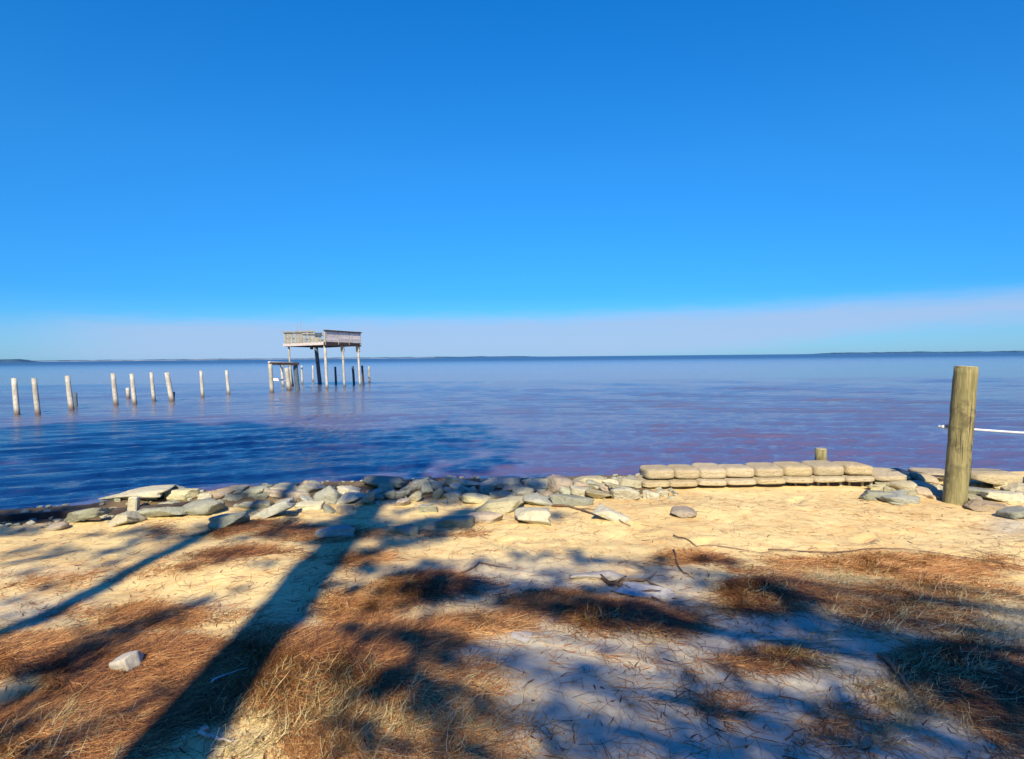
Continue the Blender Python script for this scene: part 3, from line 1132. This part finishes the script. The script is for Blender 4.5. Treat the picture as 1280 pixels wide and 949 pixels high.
v_, f_ = tube([pL - pA + Vector((-.05, 0, 0)), pL - pA + Vector((-.02, 0, .006)), pL - pA + Vector((.01, 0, 0))], [.009, .018, .009], 8)
mb.add(v_, f_).build('hook', M['steel'], rp, smooth=True)
tag(rp, 'white rope stretched right from the tall piling with a looped end', 'rope')

# ------------------------------------------------------------------ ruined lookout deck on stilts
def P2(x, y, z, o):
    return Vector((x, y, z)) - o


Nn, Rr, Ll, Bb = Vector((-14.8, 47, 0)), Vector((-13.2, 51.6, 0)), Vector((-19.9, 52.0, 0)), Vector((-18.5, 58.3, 0))
dk = empty('lookout_deck', Nn)
O = Nn.copy()
ZD = 3.62


def UV(u, v_, z):
    """u from the near corner to the left corner, v from the near corner to the right corner"""
    p = Nn.lerp(Ll, u).lerp(Rr.lerp(Bb, u), v_)
    return Vector((p.x, p.y, z)) - O


LEGS = [(0.02, 0.02, 'grey_piling', .11, (.10, 0)), (0.02, .5, 'grey_piling', .09, (.1, 0)), (.02, .96, 'grey_piling', .09, (.12, 0)), (.94, .04, 'grey_piling', .08, (.15, 0)),
        (.93, .72, 'blue_post', .17, (.30, 0))]  # this leg's dark blue holds the shade under the deck
for k, (u, v_, m_, r, ln) in enumerate(LEGS):
    t = UV(u, v_, ZD - .05)
    b = UV(u, v_, 0) + Vector((ln[0], 0, 0))
    post_mesh('leg', t, b, r * 1.05, r, M[m_], 12, 60 + k, .03, 1.2).build('leg', M[m_], dk, smooth=True)
    if k in (1, 2):
        MB().box(t + Vector((0, 0, -.30)), (.26, .26, .62), None, .02).build('leg_brace', M['grey_wood'], dk)
# beams and joists
MB().beam(UV(-.01, 0, ZD), UV(1.03, 0, ZD), .10, .26, .01).build('beam', M['pale_wood'], dk)
MB().beam(UV(0, -.02, ZD - .07), UV(0, 1.02, ZD - .07), .12, .30, .01).build('beam', M['dark_wood'], dk)
MB().beam(UV(1, 0, ZD - .05), UV(1, 1, ZD - .05), .10, .24, .01).build('beam', M['dark_wood'], dk)
MB().beam(UV(0, 1, ZD - .05), UV(1, 1, ZD - .05), .10, .24, .01).build('beam', M['dark_wood'], dk)
for k in range(9):
    u = (k + .5) / 9
    MB().beam(UV(u, .03, ZD - .02), UV(u, .97, ZD - .02), .05, .18, .004).build('joist', M['dark_wood'], dk)
for k in range(22):
    v_ = (k + .5) / 22
    if k in (13, 17):
        continue
    MB().beam(UV(.01, v_, ZD + .17), UV(.99, v_, ZD + .17), .24, .04, .004).build('floor_plank', M['grey_wood'], dk)
# left rail: upright slats, top rail broken short of the near corner
for k in range(30):
    u = 1.0 - (k + .3) / 32
    if u > .26:
        h = .98
    elif u > .08:
        h = .62
    else:
        h = .72
    if k in (8, 19):
        continue
    c0 = UV(u, -.012, ZD + .12 + h / 2 + random.uniform(-.02, .02))
    MB().box(c0, (.13, .03, h), Matrix.Rotation(R(-45), 3, 'Z'), .006).build('slat', M['grey_wood'], dk)
MB().beam(UV(1.05, -.02, ZD + 1.12), UV(.22, -.02, ZD + .97), .14, .09, .006).build('top_rail', M['grey_wood'], dk)
MB().beam(UV(.5, -.03, ZD + .86), UV(.0, -.03, ZD + .72), .05, .09, .006).build('fallen_rail', M['grey_wood'], dk)
MB().beam(UV(.20, -.035, ZD + .74), UV(.03, -.035, ZD + .70), .04, .26, .006).build('dark_panel', M['blue_post'], dk)
# right rail: three close-boarded panels under a dark cap
pv_ = [0.0, .36, .66, 1.0]
for k in range(3):
    for j in range(6):
        z = ZD + .18 + j * .148
        MB().beam(UV(-.008, pv_[k] + .012, z), UV(-.008, pv_[k + 1] - .012, z - .01), .03, .142, .004).build('rail_board', M['pale_wood'], dk)
MB().beam(UV(-.01, -.02, ZD + 1.0), UV(-.01, 1.03, ZD + .98), .18, .10, .006).build('rail_cap', M['dark_wood'], dk)
for q in pv_:
    MB().beam(UV(-.004, q, ZD - .1), UV(-.004, q, ZD + 1.0), .10, .10, .004).build('rail_post', M['grey_wood'], dk)
# rear rails
for (u0, v0, u1, v1) in ((1, 0, 1, 1), (0, 1, 1, 1)):
    MB().beam(UV(u0, v0, ZD + 1.05), UV(u1, v1, ZD + 1.0), .08, .08, .006).build('top_rail', M['grey_wood'], dk)
    MB().beam(UV(u0, v0, ZD + .6), UV(u1, v1, ZD + .58), .04, .12, .006).build('rail_board', M['grey_wood'], dk)
# thin poles and a hanging fixture
for (px, yt) in ((375.5, 399.5), (371, 404)):
    t = at_y(px, yt, 52.5) - O
    b = at_y(px + 1.2, 428, 52.5) - O
    mb = MB()
    mb.add(*tube([b, t], [.04, .025], 6)).build('pole', M['steel'], dk)
c0 = at_y(389.5, 434.5, 51) - O
MB().box(c0, (.22, .22, .30), None, .02).build('hanging_box', M['dark_wood'], dk)
MB().box(c0 + Vector((0, 0, .22)), (.03, .03, .2)).build('hanger', M['dark_wood'], dk)
tag(dk, 'ruined grey wooden lookout deck on tall stilts out in the bay', 'deck')

# low timber frame in front of it
A_ = at_z(340, 491, 0)
fr_ = empty('timber_frame', A_)
B_, C_, D_ = at_z(372, 488.5, 0), at_z(354, 483, 0), at_z(366, 482.5, 0)
HT = 2.1
for (P_, tpx, tpy, r, m_) in ((A_, 337.5, 455, .14, 'grey_piling'), (B_, 369, 455, .17, 'blue_post'), (C_, 351.5, 457, .10, 'grey_piling'), (D_, 362, 457, .10, 'grey_piling')):
    t = at_y(tpx, tpy, P_.y)
    post_mesh('leg', t - A_, P_ - A_, r * 1.05, r, M[m_], 12, int(tpx), .03, 1.0).build('leg', M[m_], fr_, smooth=True)
tA, tB = at_y(336.5, 454.5, A_.y) - A_, at_y(373, 455, B_.y) - A_
tC, tD = at_y(350, 456, C_.y) - A_, at_y(366, 456, D_.y) - A_
MB().beam(tA, tB, .16, .18, .01).build('beam', M['dark_wood'], fr_)
MB().beam(tA + Vector((0, 0, .11)), tB + Vector((-.5, 0, .12)), .2, .05, .01).build('plank', M['pale_wood'], fr_)
MB().beam(tC, tD, .12, .12, .01).build('beam', M['grey_wood'], fr_)
MB().beam(tA, tC, .10, .12, .01).build('beam', M['grey_wood'], fr_)
MB().beam(tB, tD, .10, .12, .01).build('beam', M['blue_post'], fr_)
MB().beam(at_y(342, 474.5, 44) - A_, at_y(357, 475, 44) - A_, .10, .16, .01).build('low_rail', M['pale_wood'], fr_)
tag(fr_, 'low open timber frame on posts left of the lookout deck', 'frame')
# loose pilings around the deck
G2 = 'loose pilings around the lookout deck'
piling(358, 460, 361.5, 487.5, 6.4, 'thick pale piling inside the low timber frame', 'grey_piling', G2)
piling(377, 457, 378, 480, 2.6, 'thin white piling just right of the low timber frame', 'grey_piling', G2)
piling(391, 457, 391.5, 477, 2.6, 'thin white piling between the dark stilt and the near stilt', 'grey_piling', G2)
piling(419, 458.5, 420, 480, 3.2, 'dark blue piling just right of the near stilt', 'blue_post', G2)
piling(441, 458, 442.5, 481, 3.6, 'dark blue piling left of the right-hand stilt', 'blue_post', G2)
piling(452.5, 457, 454.5, 481, 3.2, 'dark brown piling touching the right-hand stilt', 'dark_wood', G2)
piling(461, 458, 462, 478, 3, 'thin white piling farthest right beyond the deck', 'grey_piling', G2)

# ------------------------------------------------------------------ sticks on the sand
def stick(pix, rad, lab, m='twig', lift=.012, name='stick', side=None, grp=None, cat='stick'):
    P_ = [hit(x, y) + Vector((0, 0, lift)) for (x, y) in pix]
    # subdivide and wobble
    Q = []
    for i in range(len(P_) - 1):
        for u in (0, .25, .5, .75):
            q = P_[i].lerp(P_[i + 1], u)
            q.z = float(ground_z(q.x, q.y)) + lift
            Q.append(q + Vector((random.gauss(0, rad * .8), random.gauss(0, rad * .8), random.uniform(0, rad))))
    Q.append(P_[-1])
    o0 = Q[0].copy()
    n_ = len(Q)
    rd = [rad * (1.1 - .75 * i / (n_ - 1)) for i in range(n_)]
    mb = MB()
    mb.add(*tube([q - o0 for q in Q], rd, 7, True, .08, random.randrange(999)))
    if side:
        for (k, dx, dy) in side:
            s0 = Q[k] - o0
            s1 = s0 + Vector((dx, dy, .02))
            mb.add(*tube([s0, s0.lerp(s1, .5) + Vector((.01, 0, .008)), s1], [rad * .6, rad * .45, rad * .2], 5))
    o = mb.build(name, M[m], None, smooth=True)
    o.location = o0
    tag(o, lab, cat, grp)
    return o


GS = 'fallen sticks on the sand'
stick([(1100, 822), (1125, 852), (1151, 890)], .012, 'straight brown stick lying across the dark grass at lower right', side=[(3, .06, .02)], grp=GS)
stick([(842, 672), (870, 681), (935, 690), (1000, 693)], .0065, 'long thin twig crossing the sunlit sand from the centre', grp=GS)
stick([(960, 688), (1040, 694), (1130, 688), (1210, 700), (1290, 712)], .006, 'long reddish root running to the right edge', grp=GS)
stick([(680, 631), (720, 638), (752, 646), (788, 659)], .014, 'thin dark branch under the long pale slab', grp=GS, side=[(4, .2, -.12)])
stick([(752, 726), (790, 742), (832, 757)], .016, 'dark forked stick right of the pale driftwood slab', grp=GS, side=[(2, .12, .10), (5, .15, -.03)])
stick([(770, 730), (810, 728), (843, 742)], .013, 'thin arched dark stick beside the forked one', grp=GS, side=[(4, .1, .1)])
stick([(560, 722), (600, 706), (640, 712)], .008, 'fine dark twig in the dappled shade left of centre', grp=GS, side=[(3, .05, .1)])
stick([(842, 690), (850, 715), (868, 726)], .008, 'small curved twig at the edge of the sunlit sand', grp=GS)
stick([(250, 921), (268, 926), (294, 928)], .012, 'pale broken stick among the pine straw at lower left', 'drift', grp=GS)
stick([(905, 900), (925, 893), (945, 896)], .006, 'short thin twig on the pale sand at bottom right', grp=GS)
stick([(262, 858), (285, 846), (312, 838)], .007, 'fine pale twig inside the broad trunk shadow', 'drift', grp=GS)
stick([(950, 802), (1010, 806), (1070, 803)], .008, 'pale thin stalk lying in the blue shade at right', 'drift', grp=GS)
for (x0, x1, yt, yb, tl, lab) in [(716, 778, 707, 727, 3, 'pale flat driftwood slab in the dappled shade'),
                                  (770, 842, 728, 748, -8, 'grey splintered board piece beside the driftwood slab'),
                                  (640, 668, 795, 806, 0, 'small grey bark piece near the centre')]:
    o = lay('driftwood', x0, x1, yt, yb, tl, 's', M['drift'], random.randrange(999), bfac=.45)
    o.scale.z = .55
    o.location.z -= .02
    tag(o, lab, 'driftwood', 'driftwood pieces in the dappled shade')

# ------------------------------------------------------------------ pine straw, grass: strands by the thousand
def strands(name, pos, ang, lift_ang, L, wd, curl, tone, m, z0=0.004):
    n_ = len(pos)
    dx, dy = np.cos(ang), np.sin(ang)
    ca, sa = np.cos(lift_ang), np.sin(lift_ang)
    nxp, nyp = -dy, dx
    v_ = np.zeros((n_, 6, 3))
    for k, t in enumerate((0, .5, 1.0)):
        along = L * t
        bend = curl * (4 * t * (1 - t)) * L * .25 + curl * t * t * L * .1
        cx = pos[:, 0] + dx * ca * along + nxp * bend
        cy = pos[:, 1] + dy * ca * along + nyp * bend
        if k == 0:
            cz = ground_z(cx, cy) + z0
        else:
            gz = ground_z(cx, cy) + z0
            cz = np.maximum(gz, pos[:, 2] + sa * along)
        hw = wd * (1.0, .9, .25)[k] / 2
        # width: across the strand, tipped
        for s_, sg in enumerate((-1, 1)):
            v_[:, k * 2 + s_, 0] = cx + sg * nxp * hw * .85
            v_[:, k * 2 + s_, 1] = cy + sg * nyp * hw * .85
            v_[:, k * 2 + s_, 2] = cz + sg * hw * .5
    base = np.arange(n_)[:, None] * 6
    f_ = np.concatenate([base + np.array([[0, 1, 3, 2]]), base + np.array([[2, 3, 5, 4]])])
    me_ = np_mesh(name, v_.reshape(-1, 3), f_, m, False)
    float_attr(me_, 'tone', np.repeat(tone, 6))
    return link(name, me_)


def sample(n_, dens, xr_, yr_, seed, thr=0.0):
    r_ = np.random.default_rng(seed)
    out = []
    got = 0
    while got < n_:
        # more samples close by: uniform in view-ish wedge area
        y = yr_[0] + (yr_[1] - yr_[0]) * r_.random(200000) ** 1.15
        x = r_.uniform(-1, 1, 200000) * (0.95 * y + .5)
        keep = (np.abs(x) < xr_) & (r_.random(200000) < dens(x, y))
        p = np.stack([x[keep], y[keep]], 1)
        out.append(p)
        got += len(p)
    p = np.concatenate(out)[:n_]
    return np.column_stack([p, ground_z(p[:, 0], p[:, 1])])


def dn_litter(x, y):
    l = litter(x, y)
    return np.clip((l - .12) * 1.25, 0, 1) ** 1.5 * (y < edge(x) - .9) + .010 * (y < edge(x) - .7)


sr = np.random.default_rng(77)
n_ = 185000
pos = sample(n_, dn_litter, 7.5, (1.9, 8), 1)
tone = np.clip(sr.beta(2.0, 2.0, n_) + .25 * fbm(pos[:, 0], pos[:, 1], 1.1, 3, 91) - .5 * field(DW, pos[:, 0], pos[:, 1]), 0, 1)
o = strands('pine_straw', pos, sr.uniform(0, 2 * np.pi, n_), sr.uniform(0, .22, n_) ** 1.3, sr.uniform(.07, .2, n_), sr.uniform(.0016, .0032, n_), sr.normal(0, .8, n_), tone, M['needle'])
tag(o, 'orange-brown fallen pine needles in drifts over the sand', 'pine straw', kind='stuff')

# grass tufts: positions where the photo shows standing dry grass
GR = to_world([(400, 880, 110, 45, 1), (520, 900, 110, 55, 1), (1160, 760, 130, 32, 1), (1200, 845, 100, 34, .9), (1130, 865, 80, 34, .9), (60, 920, 90, 30, .7),
               (780, 778, 60, 12, .6), (975, 745, 45, 14, .6), (1240, 790, 60, 24, 1), (1040, 730, 80, 18, .6), (1130, 925, 90, 20, .4), (540, 735, 50, 12, .6), (990, 826, 70, 12, .7),
               (330, 930, 60, 20, .9), (700, 940, 80, 10, .4), (1060, 800, 60, 10, .4)])
TC = []
tr = np.random.default_rng(55)
cand = sample(620, lambda x, y: np.clip(field(GR, x, y), 0, 1) ** 1.5 * .9, 7, (1.9, 7), 8)
blades = []
for c in cand:
    k = tr.integers(10, 34)
    spread = tr.uniform(.01, .05)
    pp = np.column_stack([c[0] + tr.normal(0, spread, k), c[1] + tr.normal(0, spread, k), np.full(k, c[2])])
    blades.append(pp)
bp = np.concatenate(blades)
nb = len(bp)
bp[:, 2] = ground_z(bp[:, 0], bp[:, 1])
la = np.abs(tr.normal(.28, .35, nb)).clip(0, 1.3)
o = strands('dry_grass', bp, tr.uniform(0, 6.283, nb), la, tr.uniform(.04, .17, nb) * tr.uniform(.5, 1, nb), tr.uniform(.0016, .0036, nb), tr.normal(0, .7, nb),
            np.clip(tr.beta(2, 1.8, nb) + .2 * fbm(bp[:, 0], bp[:, 1], .9, 2, 3) - .35 * field(DW, bp[:, 0], bp[:, 1]), 0, 1), M['grass'])
tag(o, 'dry straw-coloured grass tufts in the sand', 'grass', kind='stuff')

# bark crumbs and twig bits
n2 = 8000
pos = sample(n2, lambda x, y: np.clip(.03 + litter(x, y), 0, 1) * (y < edge(x) - .8), 7.5, (1.9, 8), 31)
o = strands('twig_litter', pos, sr.uniform(0, 6.28, n2), sr.uniform(0, .15, n2), sr.uniform(.015, .09, n2) * sr.uniform(.4, 1.6, n2), sr.uniform(.003, .009, n2), sr.normal(0, .4, n2), sr.beta(1.2, 3.5, n2), M['needle'])
tag(o, 'scattered bark crumbs and twig bits on the sand', 'litter', kind='stuff')

# ------------------------------------------------------------------ the trees behind, whose shade falls on bank and water
SUN2 = Vector((-math.sin(AZ), -math.cos(AZ), math.tan(EL)))     # one metre back along the ground towards the sun


def tree(base, height, r0, clumps, lab, name='pine_tree', seed=0, tp=1.3, lean=0.0, quad=(.26, .045), dens=1.0):
    """clumps: list of (shadow x, shadow y, shadow z, radius, density, offset along y)"""
    r_ = np.random.default_rng(seed)
    bz = float(ground_z(base[0], base[1], False))
    B0 = Vector((base[0], base[1], bz))
    root = empty(name, B0)
    n_ = 14
    pts = []
    for i in range(n_):
        u = i / (n_ - 1)
        pts.append(Vector((lean * u + .05 * math.sin(u * 5 + seed) * u, .06 * math.sin(u * 4 + seed * 2), height * u)))
    rd = [r0 * (1.25 if i == 0 else 1.0) * (1 - .78 * (i / (n_ - 1)) ** tp) for i in range(n_)]
    pts[0].z = -.3
    mb = MB()
    mb.add(*tube(pts, rd, 14, True, .03, seed))
    mb.build('trunk', M['bark'], root, smooth=True)
    lm = MB()
    vs_, k0 = [], 0
    for (sx, sy, sz, rad, dn_, off) in clumps:
        t = sy - (B0.y + off)
        Pc = Vector((sx, sy, sz)) + SUN2 * (t / math.cos(AZ))
        L = Pc - B0
        # limb from trunk
        zt = max(min(L.z - .35 * Vector((L.x, L.y)).length, height * .97), 1.5)
        u = zt / height
        s0 = Vector((lean * u, 0, zt))
        mid = s0.lerp(L, .5) + Vector((0, 0, .1))
        lr = max(.008, min(.035, .008 * (L - s0).length)) if name == 'pine_tree' else .012
        lm.add(*tube([s0, mid, L], [lr, lr * .7, lr * .35], 5, False))
        nq = int(dn_ * dens * 2.0 * math.pi * rad * rad / (quad[0] * quad[1] * .55))
        nq = max(nq, 12)
        p = r_.normal(size=(nq, 3))
        p /= np.linalg.norm(p, axis=1)[:, None]
        p *= (r_.random(nq) ** .45)[:, None] * rad
        p[:, 2] *= .6
        p += np.array(L)
        d1 = r_.normal(size=(nq, 3))
        d1 /= np.linalg.norm(d1, axis=1)[:, None]
        d2 = np.cross(d1, r_.normal(size=(nq, 3)))
        d2 /= np.linalg.norm(d2, axis=1)[:, None]
        l2 = quad[0] / 2 * r_.uniform(.6, 1.2, nq)[:, None]
        w2 = quad[1] / 2 * r_.uniform(.6, 1.2, nq)[:, None]
        q = np.stack([p - d1 * l2, p + d2 * w2, p + d1 * l2, p - d2 * w2], 1)
        vs_.append(q.reshape(-1, 3))
        k0 += nq
    lm.build('limb', M['bark'], root, smooth=True)['kind'] = 'stuff'
    V_ = np.concatenate(vs_)
    F_ = np.arange(len(V_)).reshape(-1, 4)
    link('crown', np_mesh('crown', V_, F_, M['leaf'], False), root)
    tag(root, lab, 'tree', 'trees standing behind the viewer')
    return root


def wclump(px, py, rad, dn_=1.0, off=0.0):            # falls on the water
    p = at_z(px, py, 0)
    return (p.x, p.y, 0.0, rad, dn_, off)


def gclump(px, py, rad, dn_=1.0, off=0.0):            # falls on the bank
    p = hit(px, py)
    return (p.x, p.y, p.z, rad, dn_, off)


cr = random.Random(5)


def fill(poly, n_, rmin, rmax, dn_, water=True, offs=1.2):
    """scatter clumps so that their shade fills a patch outlined in the photo"""
    conv = [(at_z(x, y, 0) if water else hit(x, y)) for (x, y) in poly]
    xs_ = [p.x for p in conv]
    ys_ = [p.y for p in conv]
    out = []
    while len(out) < n_:
        x, y = cr.uniform(min(xs_), max(xs_)), cr.uniform(min(ys_), max(ys_))
        ins = False
        j = len(conv) - 1
        for i in range(len(conv)):
            if (conv[i].y > y) != (conv[j].y > y) and x < (conv[j].x - conv[i].x) * (y - conv[i].y) / (conv[j].y - conv[i].y) + conv[i].x:
                ins = not ins
            j = i
        if ins:
            z = 0.0 if water else float(ground_z(x, y, False))
            out.append((x, y, z, cr.uniform(rmin, rmax), dn_, cr.uniform(-offs, offs)))
    return out


# 1: the trunk whose broad shadow runs up the middle left
c1 = fill([(470, 588), (480, 548), (520, 531), (600, 530), (640, 552), (655, 572), (600, 590)], 100, .26, .55, 1.2)
c1 += fill([(545, 596), (560, 606), (640, 606), (690, 612), (680, 590), (600, 588)], 10, .2, .4, .8, True)
c1 += [gclump(x, y, r_ * 1.1, 1.5, cr.uniform(-.5, .5)) for (x, y, r_) in [(560, 622, .35), (620, 615, .35), (665, 612, .25), (590, 640, .2), (460, 660, .35), (520, 660, .28), (560, 652, .25), (640, 603, .4), (585, 605, .4), (480, 612, .4), (500, 600, .4), (465, 625, .35), (490, 592, .4), (450, 640, .25), (700, 645, .15), (435, 668, .2), (525, 600, .3)]]
c1 += fill([(385, 648), (570, 644), (600, 670), (520, 690), (400, 692)], 34, .10, .20, 1.2, False)
c1 += fill([(490, 598), (720, 596), (690, 636), (560, 642), (480, 640)], 34, .12, .24, 1.1, False)
c1 += fill([(430, 690), (520, 688), (470, 760), (360, 800), (400, 740)], 9, .05, .10, .7, False)
tree((-1.10, -6), 21.5, .33, c1, 'tall pine behind the viewer casting the broad trunk shadow left of centre', seed=1, lean=-2.75, tp=.7)
# 2: slimmer trunk to its left, wide crown over the water
c2 = fill([(150, 612), (200, 540), (300, 528), (400, 545), (450, 553), (440, 590), (330, 605)], 170, .35, .8, .95)
c2 += [gclump(x, y, r_, .8) for (x, y, r_) in [(405, 612, .3), (420, 600, .3), (345, 668, .2), (270, 655, .25), (310, 640, .2), (200, 668, .12), (380, 660, .2), (230, 680, .12), (360, 650, .15), (300, 625, .25), (180, 660, .12), (120, 668, .1), (400, 675, .15), (420, 655, .2)]]
c2 += fill([(140, 662), (400, 655), (400, 674), (160, 690)], 16, .08, .16, .8, False)
c2 += fill([(0, 690), (240, 668), (240, 690), (0, 730)], 9, .05, .10, .7, False)
tree((-3.80, -7), 24, .135, c2, 'pine behind the viewer casting the narrow trunk shadow at left', seed=2, lean=-.1)
# 3, 4: farther left
c3 = fill([(-80, 640), (-90, 545), (0, 535), (120, 527), (230, 524), (240, 560), (170, 615), (60, 632)], 270, .4, .9, .95)
tree((-9.6, -8), 25, .2, c3, 'pine behind the viewer shading the water at the left edge', seed=3)
c4 = fill([(0, 650), (-300, 700), (-400, 560), (-90, 545), (-60, 600)], 70, .5, 1.0, .8)
c4 += [gclump(x, y, r_, .9) for (x, y, r_) in [(0, 645, .35), (30, 648, .3), (60, 642, .3), (90, 638, .25), (115, 632, .2), (45, 662, .2), (10, 662, .25), (20, 655, .3), (60, 650, .25), (-30, 660, .4), (20, 705, .10), (60, 698, .1), (100, 688, .08), (0, 668, .15)]]
tree((-14.5, -6), 22, .2, c4, 'pine far to the left behind the viewer', seed=4)
# 5: young slender tree, shade at lower left
c5 = [gclump(x, y, r_, .9, cr.uniform(-.4, .4)) for (x, y, r_) in [(170, 785, .15), (120, 805, .17), (200, 772, .13), (60, 838, .15), (20, 862, .15), (250, 752, .12), (90, 822, .14), (150, 800, .12), (30, 835, .12), (0, 880, .15), (300, 738, .08), (110, 830, .1), (230, 775, .08), (0, 930, .1), (30, 915, .08), (330, 705, .1), (280, 700, .1), (240, 708, .08), (20, 750, .1), (60, 735, .09), (10, 775, .1), (60, 945, .13), (120, 915, .1), (170, 895, .08), (200, 870, .08), (250, 850, .06)]]
tree((-2.75, -4), 6.3, .055, c5, 'slender young pine behind the viewer at left', seed=5, quad=(.16, .03))
# 6: spreading low tree to the right, dappled shade on the lower right
c6 = []
for (x, y, r_, dd) in [
        (540, 730, .17, 1), (520, 712, .12, .9), (575, 742, .16, 1), (610, 735, .14, .9), (600, 705, .13, .7), (655, 698, .14, .7), (690, 718, .14, .7), (640, 750, .14, .9), (690, 765, .16, .9), (740, 735, .12, .6),
        (770, 775, .16, 1), (810, 770, .17, 1), (790, 740, .14, .7), (800, 705, .13, .7), (750, 700, .12, .7), (850, 760, .12, .8), (880, 700, .10, .9), (915, 706, .08, .9), (720, 688, .12, .6),
        (960, 735, .15, 1), (990, 748, .14, 1), (1015, 752, .10, .9), (930, 765, .1, .8), (880, 785, .13, .9), (920, 795, .12, .9), (960, 775, .14, .9), (1000, 775, .12, 1), (1040, 780, .13, 1),
        (1080, 790, .13, 1), (1120, 800, .13, 1), (1160, 812, .13, 1), (1200, 822, .12, 1), (1240, 835, .12, 1), (1280, 850, .13, 1), (1060, 800, .1, .8), (1110, 822, .12, .9), (1160, 838, .13, 1),
        (1210, 855, .14, 1), (1260, 875, .14, 1), (1180, 865, .12, .9), (1130, 850, .1, .8), (1240, 895, .12, .8), (1290, 905, .14, .9), (1320, 880, .2, 1), (1340, 930, .2, 1),
        (860, 850, .10, .8), (880, 880, .10, .9), (860, 910, .09, .8), (895, 930, .11, .9), (850, 940, .1, .9), (830, 870, .07, .6), (675, 845, .06, .8), (700, 860, .05, .6), (930, 860, .08, .5), (960, 880, .1, .5),
        (1010, 890, .1, .6), (1060, 880, .1, .5), (1050, 920, .1, .6), (1100, 930, .1, .6), (1160, 920, .1, .5), (1000, 935, .1, .6), (940, 815, .08, .5), (560, 920, .12, .8), (500, 940, .12, .8), (600, 880, .09, .7),
        (560, 870, .08, .6), (470, 790, .13, .8), (520, 800, .12, .8), (450, 830, .14, .9), (570, 800, .09, .7), (420, 900, .12, .6), (530, 850, .09, .6), (480, 870, .1, .7), (1200, 935, .1, .6), (600, 940, .08, .7)]:
    if y > 812 and x < 1090:
        dd, r_ = dd * .62, r_ * .85
    c6.append(gclump(x, y, r_, dd * 1.05, cr.uniform(-.8, .8)))
c6 += fill([(490, 705), (600, 696), (720, 688), (860, 698), (1000, 748), (1140, 790), (1285, 835), (1290, 900), (1150, 868), (1000, 800), (860, 790), (700, 780), (520, 775)], 84, .05, .13, .9, False, .8)
c6 += fill([(800, 810), (1280, 905), (1290, 949), (560, 949), (560, 880), (440, 820), (600, 800)], 46, .05, .12, .4, False, .8)
c6 += fill([(380, 949), (430, 800), (560, 790), (600, 949)], 44, .04, .10, .8, False, .8)
c6 += fill([(440, 700), (560, 700), (600, 800), (430, 800)], 24, .05, .11, 1.0, False, .8)
tree((5.0, -6), 8.2, .15, c6, 'low spreading tree behind the viewer casting the dappled shade at right', 'oak_tree', 6, quad=(.10, .045), dens=1.0)
